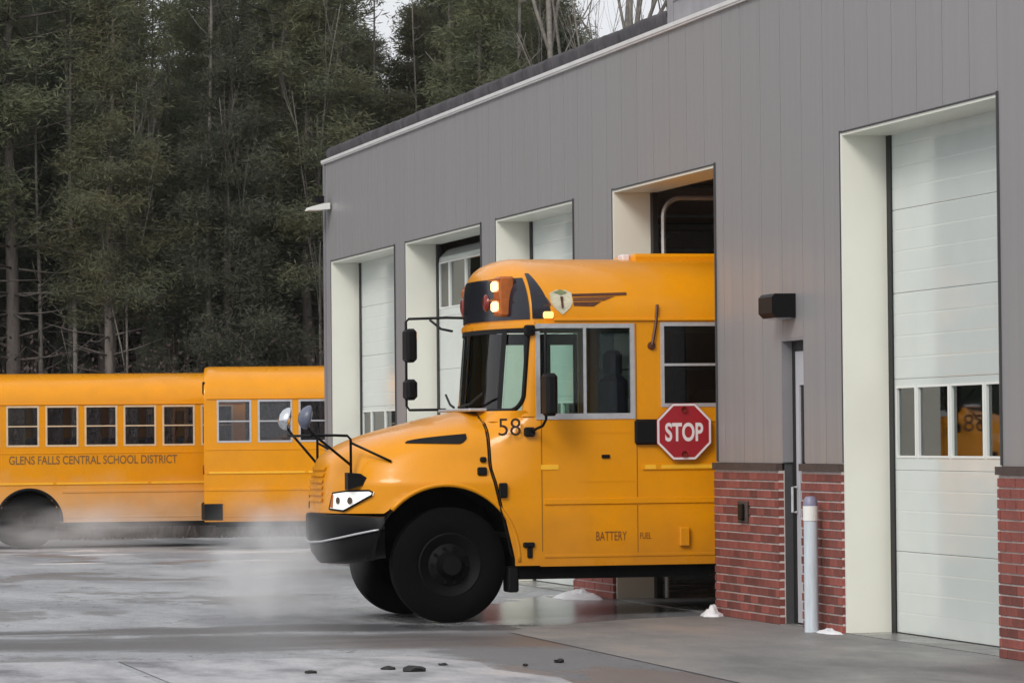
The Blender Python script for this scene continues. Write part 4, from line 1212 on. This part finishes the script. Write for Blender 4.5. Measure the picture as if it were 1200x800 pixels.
    o1, o2 = oct_(r_ - 0.004), oct_(r_ - 0.026)
    for k in range(8):
        j = (k + 1) % 8
        mb.prism([o1[k], o1[j], o2[j], o2[k]], ys_, BW + 0.0663, BW + 0.068)
    P(mb, 'sign_border', 'signwhite', st)
    text_part('stop_lettering', 'STOP', 0.178, 0.375, lambda u, v: (cx - 0.1875 + u, -(BW + 0.0685), cz - 0.093 + v), 'signwhite', st, bold=0.028)
    for zz in (cz + 0.205, cz - 0.215):
        mb = MB(); mb.lathe([(0, 0.02), (0.02, 0.018), (0.03, 0.0)], (cx, -(BW + 0.0662) - 0.02, zz), 'y', 12)
        P(mb, 'sign_lamp', 'redlens', st)
    mb = MB(); mb.bbox(-0.68, -0.43, -(BW + 0.054), -(BW + 0.0005), 1.655, 1.895, 0.02); mb.bbox(-0.429, -0.02, -(BW + 0.053), -(BW + 0.018), 1.70, 1.84, 0.012)
    P(mb, 'stop_arm_bracket', 'black', st)
    # lettering and decals
    SCUL = lambda x, z: (x, -(BW + 0.003), z)
    text_part('unit_number', '58', 0.165, 0.215, lambda u, v: (-2.0 + u, -1.235, 1.75 + v), 'letter', root)
    text_part('battery_lettering', 'BATTERY', 0.085, 0.30, lambda u, v: (-1.06 + u, -(BW + 0.003), 0.755 + v), 'letter2', root)
    text_part('decal', 'FUEL', 0.06, 0.11, lambda u, v: (-0.63 + u, -(BW + 0.003), 0.765 + v), 'letter2', root)
    mb = MB(); mb.bbox(-0.25, -0.15, -(BW + 0.045), -(BW + 0.0005), 0.69, 0.87, 0.01); P(mb, 'filler_box', 'yellow')
    mb = MB(); mb.bbox(-1.77, -1.66, -(BW + 0.03), -(BW - 0.02), 0.70, 0.75, 0.01); mb.bbox(-1.73, -1.68, -(BW + 0.02), -(BW - 0.02), 0.60, 0.699, 0.01)
    P(mb, 'step_latch', 'black')
    mb = MB(); mb.bbox(-1.0, -0.92, -(BW + 0.02), -(BW + 0.0005), 1.53, 1.565, 0.006); P(mb, 'access_latch', 'black')
    for (x0, x1, z) in ((-1.25, -0.68, 1.31), (-1.3, -0.7, 1.77)):
        mb = MB(); mb.box(x0, x1, -(BW + 0.004), -(BW + 0.0005), z, z + 0.012); P(mb, 'panel_seam', 'yellow')
    for x, z0, z1 in ((-1.585, 0.66, 1.90), (-0.655, 1.16, 2.80), (-0.655, 0.64, 1.09), (1.16, 0.64, 1.09), (3.0, 0.64, 1.09)):
        mb = MB(); mb.box(x, x + 0.007, -(BW + 0.002), -(BW + 0.0003), z0, z1); P(mb, 'panel_seam', 'seam')
    mb = MB(); mb.tube([(-0.50, -(BW + 0.03), 2.60), (-0.46, -(BW + 0.02), 2.80), (-0.44, -(BW + 0.01), 2.98)], 0.014, 6); mb.lathe([(0, -0.03), (0.035, -0.025), (0.04, 0)], (-0.50, -(BW + 0.001), 2.59), 'y', 12)
    P(mb, 'guide_rod', 'brown_emblem')
    # winged shield emblem on the roof side
    def onroof(u, v, d):
        return (u, -(roof_y(v) + d), v)
    def decal(name, poly, m_, d0=0.001, d1=0.006): 
        mb = MB(); mb.prism(poly, onroof, d0, d1); return P(mb, name, m_, em)
    mb = MB(); mb.prism([(-1.47, 3.095), (-1.40, 3.125), (-1.36, 3.11), (-1.32, 3.125), (-1.26, 3.095), (-1.26, 3.00), (-1.29, 2.95), (-1.365, 2.885), (-1.44, 2.95), (-1.47, 3.0)], onroof, 0.001, 0.009)
    em = P(mb, 'emblem', 'cream_emblem')
    decal('emblem_wing', [(-1.60, 3.08), (-1.545, 3.085), (-1.50, 3.04), (-1.475, 2.99), (-1.475, 2.97), (-1.55, 2.97)], 'brown_emblem')
    decal('emblem_wing', [(-1.255, 3.085), (-0.72, 3.10), (-0.72, 3.075), (-0.80, 3.07), (-1.255, 3.06)], 'brown_emblem')
    decal('emblem_wing', [(-1.25, 3.05), (-0.84, 3.062), (-0.95, 3.02), (-1.25, 3.015)], 'letter2')
    decal('emblem_wing', [(-1.25, 3.005), (-0.98, 3.01), (-1.06, 2.965), (-1.25, 2.97)], 'brown_emblem')
    decal('emblem_crest', [(-1.43, 3.10), (-1.365, 3.13), (-1.30, 3.10), (-1.365, 3.075)], 'green_emblem', 0.0095, 0.012)
    decal('emblem_mark', [(-1.375, 3.06), (-1.35, 3.06), (-1.355, 2.95), (-1.372, 2.95)], 'brown_emblem', 0.0095, 0.020)
    # roof hatch rise
    mb = MB(); mb.bbox(-0.45, 1.2, -0.40, 0.40, Z0 + RH - 0.14, Z0 + RH + 0.045, 0.03); P(mb, 'roof_hatch', 'yellow')
    mb = MB(); mb.bbox(-0.53, -0.452, -0.30, -0.12, Z0 + RH - 0.03, Z0 + RH + 0.04, 0.012); P(mb, 'clearance_lamp', 'signwhite')
    # ---- mirrors
    def arm(pts, r=0.014, par=None):
        mb = MB(); mb.tube(pts, r, 7); return P(mb, 'mirror_arm', 'black', par, smooth=True)
    for s in (-1, 1):
        Y = s * 1.67 if s > 0 else s * 1.52
        if s > 0:
            x0 = -2.27
            ma = arm([(-1.60, 1.2, 2.93), (-1.9, 1.45, 2.945), (x0 + 0.03, Y, 2.94), (x0, Y, 2.91), (x0, Y, 2.06), (x0 + 0.03, Y, 2.02), (-1.95, 1.3, 2.02)])
            arm([(-1.92, 1.1, 2.80), (-1.98, 1.35, 2.83), (-2.03, Y - 0.05, 2.925)], 0.013, ma)
        else:
            x0 = -1.61
            ma = arm([(-1.68, -1.2, 2.74), (x0, Y + 0.05, 2.74), (x0, Y, 2.70), (x0, Y, 1.90), (x0 - 0.02, Y + 0.05, 1.84), (-1.70, -1.2, 1.78)])
            mb = MB(); mb.bbox(-1.74, -1.64, -1.26, -1.19, 2.69, 2.79, 0.015); mb.bbox(-1.75, -1.65, -1.27, -1.19, 1.74, 1.83, 0.015); P(mb, 'mirror_mount', 'black', ma)
        for (z0, z1) in ((2.50, 2.84), (2.12, 2.33)) if s > 0 else ((1.93, 2.33),):
            mb = MB(); mb.bbox(x0 - 0.02, x0 + 0.09, Y - 0.12, Y + 0.12, z0, z1, 0.03); hd = P(mb, 'mirror_head', 'black', ma)
            mb = MB(); mb.box(x0 + 0.0905, x0 + 0.094, Y - 0.09, Y + 0.09, z0 + 0.035, z1 - 0.035); P(mb, 'mirror_glass', 'mirror', ma)
        # crossover mirrors on the fenders
        bx, by = -3.34, s * 0.86
        hx, hy, hz = (-3.80, -1.10, 1.94) if s < 0 else (-3.60, 1.12, 1.94)
        mb = MB(); mb.prism([(-3.38, 1.26), (-3.24, 1.30), (-3.20, 1.37), (-3.26, 1.41), (-3.38, 1.42)], lambda u, v, d: (u, s * d, v), 0.76, 0.92)
        cb = P(mb, 'mirror_bracket', 'black')
        a_ = MB()
        a_.tube([(bx, by, 1.28), (bx, by, 1.73), (bx - 0.03, by, 1.765), (bx - 0.15, by * 1.03, 1.77), (hx + 0.03, hy, 1.77)], 0.013, 7)
        a_.tube([(bx, by, 1.49), (hx + 0.05, hy, 1.79), (hx, hy, 1.86)], 0.013, 7)
        a_.tube([(bx, by, 1.70), (-2.98, s * (hood_y(-2.98, 1.50) + 0.005), 1.52)], 0.012, 7)
        a_.build('mirror_arm', 'black', cb, smooth=True)
        mb = MB()
        prof = [(0.0, -0.10), (0.05, -0.095), (0.10, -0.06), (0.128, -0.01), (0.13, 0.02), (0.115, 0.035)]
        mb.lathe(prof, (0, 0, 0), 'x', 22)
        mb.v = [(hx + x * 0.8 + z * 0.14, hy + y * 0.8, hz + z * 0.86) for x, y, z in mb.v]
        P(mb, 'mirror_head', 'bluegrey' if s < 0 else 'mirror', cb, smooth=True)
        mb = MB(); mb.lathe([(0.0, 0.055), (0.06, 0.05), (0.115, 0.034)], (0, 0, 0), 'x', 22)
        mb.v = [(hx + x * 0.8 + z * 0.14, hy + y * 0.8, hz + z * 0.86) for x, y, z in mb.v]
        P(mb, 'mirror_glass', 'mirror', cb, smooth=True)
    return root

bus = build_bus('yellow school bus numbered 58 with lit headlight pulling nose first out of the garage bay')
parked = copy_tree(bus)
parked2 = copy_tree(bus)
bus.location = (0, 35.1 + BW, -0.052)
parked['label'] = 'long yellow school bus with dark district lettering, parked farther back at the left edge'
parked.location = (-6.76, 73.0 + BW, gz(-3, 73)); parked.scale = (0.967,) * 3
parked2['label'] = 'plain yellow school bus parked before the lettered one and cut off by the garage corner'
parked2.location = (9.52, 70.1, gz(4, 70)); parked2.scale = (0.98,) * 3; parked2.rotation_euler = (0, 0, pi - radians(9.2))
# the number belongs to the moving bus only; its lamps are lit, the parked ones dark
def kids(o):
    for c in [x for x in SC.objects if x.parent == o]:
        yield c
        yield from kids(c)
unlit = {MT['glassdark']: MT['glassfar'], MT['headlamp']: mat('unlit_headlamp', (0.5, 0.5, 0.5), 0.1, var=0.1), MT['amber']: mat('unlit_amber_lens', (0.5, 0.2, 0.03), 0.2, var=0.1), MT['marker']: mat('unlit_marker_lens', (0.5, 0.2, 0.03), 0.2, var=0.1)}
swap = {}
for b_ in (parked, parked2):
    for c in list(kids(b_)):
        if c.name.split('.')[0] in ('unit_number', 'emblem') or (c.parent and c.parent.name.split('.')[0] == 'emblem'):
            continue
        if c.type == 'MESH' and c.data.materials and c.data.materials[0] in unlit:
            if c.data.name not in swap:
                d_ = c.data.copy(); d_.materials[0] = unlit[c.data.materials[0]]; swap[c.data.name] = d_
            c.data = swap[c.data.name]
for b_ in (parked, parked2):
    for c in list(kids(b_)):
        if c.name.split('.')[0] in ('unit_number', 'roof_hatch', 'clearance_lamp', 'guide_rod'):
            bpy.data.objects.remove(c)
for c in list(kids(parked)):
    if c.name.split('.')[0] in ('reflector_tape',): c.location.z -= 0.16
    if c.name.split('.')[0] == 'rub_rail' and abs(c.data.vertices[0].co.z - 1.44) < 0.06: c.location.z -= 0.16
def salt_film(src):
    m = src.copy(); m.name = 'salt_filmed_yellow'; n = m.node_tree; b = n.nodes["Principled BSDF"]
    tc = n.nodes.new("ShaderNodeTexCoord"); sx = n.nodes.new("ShaderNodeSeparateXYZ"); n.links.new(tc.outputs["Object"], sx.inputs[0])
    ns = n.nodes.new("ShaderNodeTexNoise"); ns.inputs["Scale"].default_value = 1.7; ns.inputs["Detail"].default_value = 5
    n.links.new(tc.outputs["Object"], ns.inputs["Vector"])
    ad = n.nodes.new("ShaderNodeMath"); ad.operation = 'MULTIPLY_ADD'; n.links.new(ns.outputs[0], ad.inputs[0]); ad.inputs[1].default_value = 0.9; n.links.new(sx.outputs["Z"], ad.inputs[2])
    mr = n.nodes.new("ShaderNodeMapRange"); mr.inputs[1].default_value = 1.95; mr.inputs[2].default_value = 1.2; mr.inputs[3].default_value = 0; mr.inputs[4].default_value = 0.45
    n.links.new(ad.outputs[0], mr.inputs[0])
    mx = n.nodes.new("ShaderNodeMix"); mx.data_type = 'RGBA'; n.links.new(mr.outputs[0], mx.inputs[0])
    n.links.new(b.inputs["Base Color"].links[0].from_socket, mx.inputs[6]); mx.inputs[7].default_value = (0.60, 0.47, 0.34, 1)
    n.links.new(mx.outputs[2], b.inputs["Base Color"])
    return m
MT['saltyellow'] = salt_film(MT['yellow'])
for c in list(kids(parked)):
    if c.name.split('.')[0] == 'window':
        if 'tanframe' not in swap: swap['tanframe'] = {}
        if c.data.name not in swap['tanframe']:
            d_ = c.data.copy(); d_.materials[0] = MT['tanframe']; swap['tanframe'][c.data.name] = d_
        c.data = swap['tanframe'][c.data.name]
    if c.name.split('.')[0] in ('body', 'rub_rail', 'rear_panel'):
        c.data = c.data.copy(); c.data.materials[0] = MT['saltyellow']
text_part('district_lettering', 'GLENS FALLS CENTRAL SCHOOL DISTRICT', 0.17, 3.32, lambda u, v: (4.26 + u, -(BW + 0.004), 1.66 + v), 'letterfar', parked, bold=0.012)

# ---------------------------------------------------------------- snow
def snow_heap(name, label, cx, cy, rx, ry, h, seed, m='snow', kind=None):
    r_ = random.Random(seed); mb = MB()
    N, K = 18, 6
    offs = [r_.uniform(0.75, 1.2) for _ in range(N)]
    mb.v.append((0, 0, h))
    for k in range(1, K + 1):
        t = k / K
        for i in range(N):
            a = 2 * pi * i / N
            mb.v.append((rx * t * offs[i] * cos(a), ry * t * offs[i] * sin(a), h * (1 - t ** 1.1) * r_.uniform(0.45, 1.35) + (0 if k < K else -0.02)))
    mb.f = [(0, 1 + i, 1 + (i + 1) % N) for i in range(N)]
    for k in range(K - 1):
        for i in range(N):
            j = (i + 1) % N
            mb.f.append((1 + k * N + i, 1 + (k + 1) * N + i, 1 + (k + 1) * N + j, 1 + k * N + j))
    o = mb.build(name, m, None, smooth=True)
    o.location = (cx, cy, gz(cx, cy) + 0.008)
    if kind: return tag(o, kind=kind)
    return tag(o, label, 'snow', 'snow heaps against the brick piers')
snow_heap('snow_heap', 'small peaked white snow heap at foot of brick pier beside the bus bay', -0.13, 34.42, 0.10, 0.20, 0.10, 3)
snow_heap('snow_heap', 'flat white snow patch at foot of brick pier beside the pale bollard', -0.10, 31.0, 0.07, 0.30, 0.04, 4)
snow_heap('snow_heap', 'long low snow ridge at foot of brick pier behind the bus', -0.2, 39.1, 0.22, 0.7, 0.08, 5)
# ridges of old snow left along the parked row
strip_mb = MB()
r_ = random.Random(9)
for (xa, xb, yc, hh, wd) in ((-12, -3.0, 71.2, 0.10, 0.5), (-2.1, -0.25, 70.6, 0.12, 0.45), (0.3, 6.0, 68.3, 0.10, 0.5), (-2.5, 2.2, 66.8, 0.05, 0.5), (-9, -2.6, 73.2, 0.08, 0.4), (-4.0, 1.0, 60.0, 0.03, 0.6)):
    n_ = int((xb - xa) / 0.12)
    rows = []
    ph = r_.uniform(0, 6)
    for i in range(n_ + 1):
        x = xa + (xb - xa) * i / n_
        e = min(1, i / 6, (n_ - i) / 6)
        hz_ = hh * e * (0.55 + 0.45 * sin(i * 0.21 + ph) + r_.uniform(-0.08, 0.08)); hz_ = max(hz_, 0.004)
        yy_ = yc + 0.15 * sin(i * 0.05 + ph)
        rows.append([(x, yy_ + wd * k, gz(x, yy_) - 0.015 + hz_ * (1 - abs(k)) ** 0.7 + (0.0 if abs(k) < 1 else -0.01)) for k in (-1, -0.6, -0.2, 0.2, 0.6, 1)])
    vs = [p for r in rows for p in r]
    strip_mb.add(vs, [(i * 6 + k, (i + 1) * 6 + k, (i + 1) * 6 + k + 1, i * 6 + k + 1) for i in range(n_) for k in range(5)])
tag(strip_mb.build('snow_ridge', 'dirtysnow', None, smooth=True), kind='stuff')
# dark lumps dropped on the slab
for i, (x, y, s, lab) in enumerate(((-4.47, 28.23, 0.07, 'small dark clod on the pale slab, left of the widest one'), (-4.32, 27.95, 0.12, 'widest dark clod lying on the pale foreground slab'),
                                   (-3.97, 28.6, 0.05, 'tiny dark clod on the pale slab, right of the widest one'), (-3.04, 28.68, 0.06, 'dark clod near the right edge of the pale slab'), (-3.4, 28.3, 0.035, 'tiny dark crumb between clods on the pale slab'),
                                   (-5.1, 28.0, 0.06, 'dark flat clod alone at the left side of the pale slab'))):
    s *= 0.72; r_ = random.Random(50 + i); bm = bmesh.new(); bmesh.ops.create_icosphere(bm, subdivisions=2, radius=s)
    for v in bm.verts: v.co *= r_.uniform(0.6, 1.3); v.co.z *= 0.38
    me = bpy.data.meshes.new('debris_clod'); bm.to_mesh(me); bm.free(); me.materials.append(MT['lump'])
    o = link('debris_clod', me); o.location = (x, y, gz(x, y) + 0.014)
    tag(o, lab, 'debris', 'dark clods on the slab')

# ---------------------------------------------------------------- the wood behind
def conifer_mesh(seed, h, spread, bare, dens, leaf, droop=0.1):
    """trunk mesh and crown mesh of a tall forest conifer"""
    r_ = random.Random(seed)
    tk = MB()
    lean = (r_.uniform(-0.2, 0.2), r_.uniform(-0.2, 0.2))
    def axis_(z): 
        t = z / h; return Vector((lean[0] * t + 0.06 * sin(t * 9 + seed), lean[1] * t + 0.05 * cos(t * 8), z))
    r0_ = 0.008 * h + 0.02
    tk.tube([axis_(h * i / 14) for i in range(15)], r0_, 7, 0.02)
    cr_v = []; cr_f = []
    z = h * bare * 0.35
    while z < h * 0.985:
        t = z / h
        live = clamp01((t - bare) / 0.12)
        L = spread * (0.25 + 0.75 * (1 - ((t - bare) / (1 - bare)) ** 1.3 if t > bare else 0.55)) * r_.uniform(0.7, 1.15)
        L = max(L, 0.35)
        nb_ = r_.randint(3, 5)
        a0 = r_.uniform(0, 2 * pi)
        for k in range(nb_):
            a = a0 + 2 * pi * k / nb_ + r_.uniform(-0.4, 0.4)
            d = Vector((cos(a), sin(a), r_.uniform(-0.15, 0.35) - droop))
            base = axis_(z)
            l = L * r_.uniform(0.55, 1.1)
            p1 = base + d * l * 0.55 + Vector((0, 0, 0.04)); p2 = base + d * l + Vector((0, 0, l * 0.12))
            tk.tube([base, p1, p2], 0.016 + 0.008 * l, 4, 0.006)
            if r_.random() > live: continue
            nl = int(dens * 3.2 * l * (0.7 + 0.6 * r_.random()))
            for q in range(nl):
                s = r_.random() ** 0.7
                c = base.lerp(p2, 0.15 + 0.85 * s)
                wd = 0.16 * l * (1.1 - 0.5 * s) + 0.07
                c = c + Vector((r_.gauss(0, wd), r_.gauss(0, wd), r_.gauss(0.0, 0.5 * wd + 0.05)))
                sz = leaf * r_.uniform(0.35, 0.85)
                e1 = Vector((r_.gauss(0, 1) + d.x, r_.gauss(0, 1) + d.y, r_.gauss(0, 0.9))).normalized()
                e2 = e1.cross(Vector((r_.gauss(0, 1), r_.gauss(0, 1), r_.gauss(0, 1)))).normalized()
                i0 = len(cr_v)
                for (ua, va) in ((-1, -0.0), (0.0, -0.17), (1.1, 0.0), (0.1, 0.17)):
                    pt = c + e1 * sz * ua + e2 * sz * va
                    cr_v.append((pt.x, pt.y, pt.z))
                cr_f.append((i0, i0 + 1, i0 + 2, i0 + 3))
        z += h * r_.uniform(0.018, 0.032)
    return tk, cr_v, cr_f
def bare_mesh(seed, h, fork=True):
    r_ = random.Random(seed)
    tk = MB()
    def grow(p, d, l, r, depth):
        pts = [p]; q = p.copy(); dd = d.copy()
        n_ = 5
        for i in range(n_):
            dd = (dd + Vector((r_.gauss(0, 0.10), r_.gauss(0, 0.10), 0.05))).normalized()
            q = q + dd * l / n_; pts.append(q.copy())
        tk.tube(pts, r, 6 if depth < 2 else 4, r * 0.5)
        if depth >= 4: return
        nk = (2, 3, 4, 4)[depth] if depth else r_.randint(4, 7)
        for k in range(nk):
            f = r_.uniform(0.35, 1.0) if depth else r_.uniform(0.3, 1.0)
            b = pts[min(n_, int(f * n_))]
            a = r_.uniform(0, 2 * pi); el = r_.uniform(0.5, 1.1)
            nd = (dd * el + Vector((cos(a), sin(a), 0.2)) * 0.6).normalized()
            grow(b, nd, l * r_.uniform(0.35, 0.6), r * 0.42, depth + 1)
    grow(Vector((0, 0, 0)), Vector((r_.uniform(-.08, .08), r_.uniform(-.08, .08), 1)).normalized(), h * 0.8, 0.010 * h + 0.02, 0)
    return tk

variants = []
specs = [(1, 17, 2.5, 0.20, 150, 0.13, 'needle'), (2, 16, 2.2, 0.30, 150, 0.12, 'needle'), (3, 18, 2.4, 0.36, 130, 0.13, 'needle'),
         (4, 16, 2.1, 0.10, 190, 0.11, 'needle2'), (5, 14, 1.9, 0.06, 190, 0.11, 'needle2'), (6, 17, 1.9, 0.58, 120, 0.13, 'needle')]
for sd_, h, spd, bare, dens, leaf, nm in specs:
    tk, cv, cf = conifer_mesh(sd_, h, spd, bare, dens, leaf)
    tm = tk.mesh('trunk', 'bark', True)
    c_ = MB(); c_.v = cv; c_.f = cf
    cm = c_.mesh('crown', nm, False, fix=False)
    variants.append((tm, cm, h))
bares = [bare_mesh(s, h).mesh('trunk', 'palebark', True) for s, h in ((11, 15), (12, 13), (13, 17))]
def pole_mesh(seed, h):
    q_ = random.Random(seed); tk = MB()
    pts = [Vector((0.05 * sin(i * 0.9 + seed), 0.05 * cos(i * 0.7), h * i / 12)) for i in range(13)]
    tk.tube(pts, 0.075, 6, 0.015)
    for i in range(34):
        z = h * q_.uniform(0.2, 0.98); a = q_.uniform(0, 2 * pi); l = q_.uniform(0.3, 1.1) * (1.2 - z / h)
        b = Vector((0, 0, z)); e = b + Vector((cos(a) * l, sin(a) * l, l * q_.uniform(0.3, 1.2)))
        tk.tube([b, b.lerp(e, 0.5) + Vector((0, 0, -0.04)), e], 0.018, 4, 0.005)
    return tk.mesh('trunk', 'palebark', True)
bares += [pole_mesh(s, h) for s, h in ((21, 15), (22, 13), (23, 16))]
r_ = random.Random(77)
def plant(kind, x, y, label, group, sc=1.0, wide=1.0):
    z = -0.38
    if kind < 10:
        o = thing('pine_tree' if kind not in (3, 4) else 'spruce_tree', label, 'tree', (x, y, z), r_.uniform(0, 6.28), group)
        link('trunk', variants[kind][0], o); link('crown', variants[kind][1], o)
    else:
        o = thing('bare_tree', label, 'tree', (x, y, z), r_.uniform(0, 6.28), group)
        link('trunk', bares[kind - 10], o)
    k = sc * wide
    o.scale = (k * r_.uniform(0.9, 1.1), k * r_.uniform(0.9, 1.1), sc)
    return o
LP = 'tall dark pine in the dense wood behind the parked buses'
LS = 'dark green spruce with low branches in the dense wood behind the parked buses'
GP, GS = 'dark pines of the wood behind the buses', 'dark spruces of the wood behind the buses'
# the crowns stand lower along a few lines, where the white sky shows between them
GAPS = ((8.1, 0.3, 10.4), (11.3, 0.45, 11.0), (15.4, 0.9, 9.8))
def crown_limit(x, y):
    az = math.degrees(math.atan2(x + 10.22, y))
    lim = 99
    for c, wd, h in GAPS:
        d = abs(az - c)
        if d < wd + 1.0:
            lim = min(lim, (h + max(0, d - wd) * 7.0) * (y / 90) + 0.6)
    return lim
y = 83.5
row = 0
while y < 127:
    step = 2.0 + row * 0.14
    x = (y - 90) * 0.10 - 10 + r_.uniform(0, step) - (24 if row < 5 else 0)
    x_end = (y * math.tan(radians(21.6)) - 10.2) + 5
    while x < x_end:
        az = math.degrees(math.atan2(x + 10.22, y))
        k = r_.choice((0, 1, 2, 3, 4, 0, 1, 2, 5, 3))
        if 10.4 < az < 12.2: k = r_.choice((5, 5, 2, 1, 3))
        px_, py_ = x + r_.uniform(-0.6, 0.6), y + r_.uniform(-0.8, 0.8)
        sc = r_.uniform(0.85, 1.12)
        lim = crown_limit(px_, py_) * r_.uniform(0.8, 1.06)
        wide = 1.0
        if variants[k][2] * sc > lim:
            ns = lim / variants[k][2]; wide = min(1.5, sc / ns); sc = ns
        plant(k, px_, py_, LS if k in (3, 4) else LP, GS if k in (3, 4) else GP, sc, wide)
        x += step * r_.uniform(0.75, 1.3)
    y += 3.4 + row * 0.35
    row += 1
for i in range(26):
    x = -9 + i * 1.15 + r_.uniform(-0.5, 0.5)
    yv = r_.uniform(81.5, 90)
    plant(r_.choice((3, 4, 4)), x, yv, 'young low spruce filling the edge of the wood behind the buses', 'young spruces at the wood edge', r_.uniform(0.32, 0.55), 1.3)
plant(5, 0.75, 84.5, 'tall pine with long bare dark trunk standing above the middle of the lettered bus', 'tall pines with bare trunks at the wood edge', 1.05, 1.1)
plant(5, 4.95, 85.5, 'tall pine with long bare dark trunk above the roof of the plain parked bus', 'tall pines with bare trunks at the wood edge', 1.1, 1.1)
# pale leafless trees seen over the roof, saplings at the wood's edge
for i in range(22):
    plant(13 + i % 3, -1.5 + i * 0.56 + r_.uniform(-0.3, 0.3), r_.uniform(82.5, 87.5), 'slender grey leafless pole tree among the dark conifers behind the buses', 'slender pole trees among the conifers', r_.uniform(0.8, 1.1), r_.uniform(0.8, 1.2))
for x, y, k, s, wd, lab in ((10.4, 82, 10, 1.1, 0.55, 'pale leafless tree with leaning trunk, leftmost over the garage roof'), (12.0, 82.5, 11, 1.2, 0.6, 'pale forked leafless tree over the middle of the garage roof'),
                        (11.7, 81.5, 12, 0.95, 0.5, 'slim pale leafless tree close beside the forked one'), (14.0, 82, 10, 1.05, 0.55, 'pale leafless tree over the upper garage roof by the sky gap'), (14.7, 83, 12, 1.0, 0.5, 'thin pale leafless tree, rightmost over the garage roof'),
                        (3.3, 83, 12, 0.6, 0.35, 'grey leafless sapling at wood edge above the gap between buses'), (5.2, 82.6, 12, 0.68, 0.35, 'grey leafless sapling at wood edge above the plain parked bus'), (0.9, 83, 12, 0.62, 0.35, 'grey leafless sapling at wood edge above the lettered bus')):
    plant(k, x, y, lab, 'leafless trees at the wood edge', s, wd)
# low brown brush along the wood's edge
bm_ = MB()
for i in range(9000):
    x = r_.uniform(-9, 26); y = r_.uniform(79.5, 83.5)
    p = Vector((x, y, -0.38)); hgt = r_.uniform(1.5, 5.2) * (0.6 + 0.4 * sin(x * 0.9) ** 2)
    d = Vector((r_.gauss(0, 0.25), r_.gauss(0, 0.25), 1)).normalized()
    for q in range(6):
        c = p + d * hgt * r_.uniform(0.3, 1.0) + Vector((r_.gauss(0, 0.15), r_.gauss(0, 0.15), 0))
        e = Vector((r_.gauss(0, 1), r_.gauss(0, 1), r_.gauss(0.6, 1))).normalized(); f = e.cross(Vector((0.3, 1, 0.2))).normalized()
        s = r_.uniform(0.025, 0.07)
        bm_.add([c - e * s, c + f * s * 0.5, c + e * s, c - f * s * 0.5], [(0, 1, 2, 3)])
    bm_.add([p - Vector((0.015, 0, 0)), p + Vector((0.015, 0, 0)), p + d * hgt], [(0, 1, 2)])
tag(bm_.build('brush', 'brush', None, fix=False), kind='stuff')

# ---------------------------------------------------------------- exhaust steam drifting over the yard
def steam_material(name, dens, nscale):
    m = bpy.data.materials.new(name); m.use_nodes = True
    n = m.node_tree; n.nodes.clear(); L = n.links.new
    o = n.nodes.new("ShaderNodeOutputMaterial"); v = n.nodes.new("ShaderNodeVolumePrincipled")
    v.inputs["Color"].default_value = (0.985, 0.985, 0.99, 1); v.inputs["Anisotropy"].default_value = 0.1
    tc = n.nodes.new("ShaderNodeTexCoord")
    ln = n.nodes.new("ShaderNodeVectorMath"); ln.operation = 'LENGTH'; L(tc.outputs["Object"], ln.inputs[0])
    mr = n.nodes.new("ShaderNodeMapRange"); mr.interpolation_type = 'SMOOTHSTEP'
    mr.inputs[1].default_value = 1.0; mr.inputs[2].default_value = 0.15; mr.inputs[3].default_value = 0; mr.inputs[4].default_value = 1
    L(ln.outputs["Value"], mr.inputs[0])
    ns = n.nodes.new("ShaderNodeTexNoise"); ns.inputs["Scale"].default_value = nscale; ns.inputs["Detail"].default_value = 3
    L(tc.outputs["Object"], ns.inputs["Vector"])
    nr = n.nodes.new("ShaderNodeMapRange"); nr.inputs[1].default_value = 0.38; nr.inputs[2].default_value = 0.68
    L(ns.outputs[0], nr.inputs[0])
    a = n.nodes.new("ShaderNodeMath"); a.operation = 'MULTIPLY'; L(mr.outputs[0], a.inputs[0]); L(nr.outputs[0], a.inputs[1])
    b = n.nodes.new("ShaderNodeMath"); b.operation = 'MULTIPLY'; L(a.outputs[0], b.inputs[0]); b.inputs[1].default_value = dens
    L(b.outputs[0], v.inputs["Density"]); L(v.outputs[0], o.inputs["Volume"])
    return m
def steam(c, r, dens, nscale):
    bm = bmesh.new(); bmesh.ops.create_icosphere(bm, subdivisions=3, radius=1.02)
    me = bpy.data.meshes.new('steam'); bm.to_mesh(me); bm.free()
    me.materials.append(steam_material('steam', dens, nscale))
    o = link('steam', me); o.location = c; o.scale = r
    return tag(o, kind='stuff')
steam((-3.75, 37.0, 0.5), (0.95, 1.9, 0.9), 1.5, 1.9)
steam((-1.7, 70.3, 0.05), (2.5, 0.9, 0.7), 1.35, 1.8)

# ---------------------------------------------------------------- thin scattering volume added to lift the dark gaps in the wood
hm = bpy.data.materials.new('fill_haze'); hm.use_nodes = True
hn = hm.node_tree; hn.nodes.clear()
ho = hn.nodes.new("ShaderNodeOutputMaterial"); hv = hn.nodes.new("ShaderNodeVolumePrincipled")
hv.inputs["Color"].default_value = (0.93, 0.93, 0.93, 1); hv.inputs["Density"].default_value = 0.00009
hn.links.new(hv.outputs[0], ho.inputs["Volume"])
mb = MB(); mb.box(-760, 760, -360, 1160, -1.4, 21.5)
tag(mb.build('fill_haze', hm), kind='stuff')
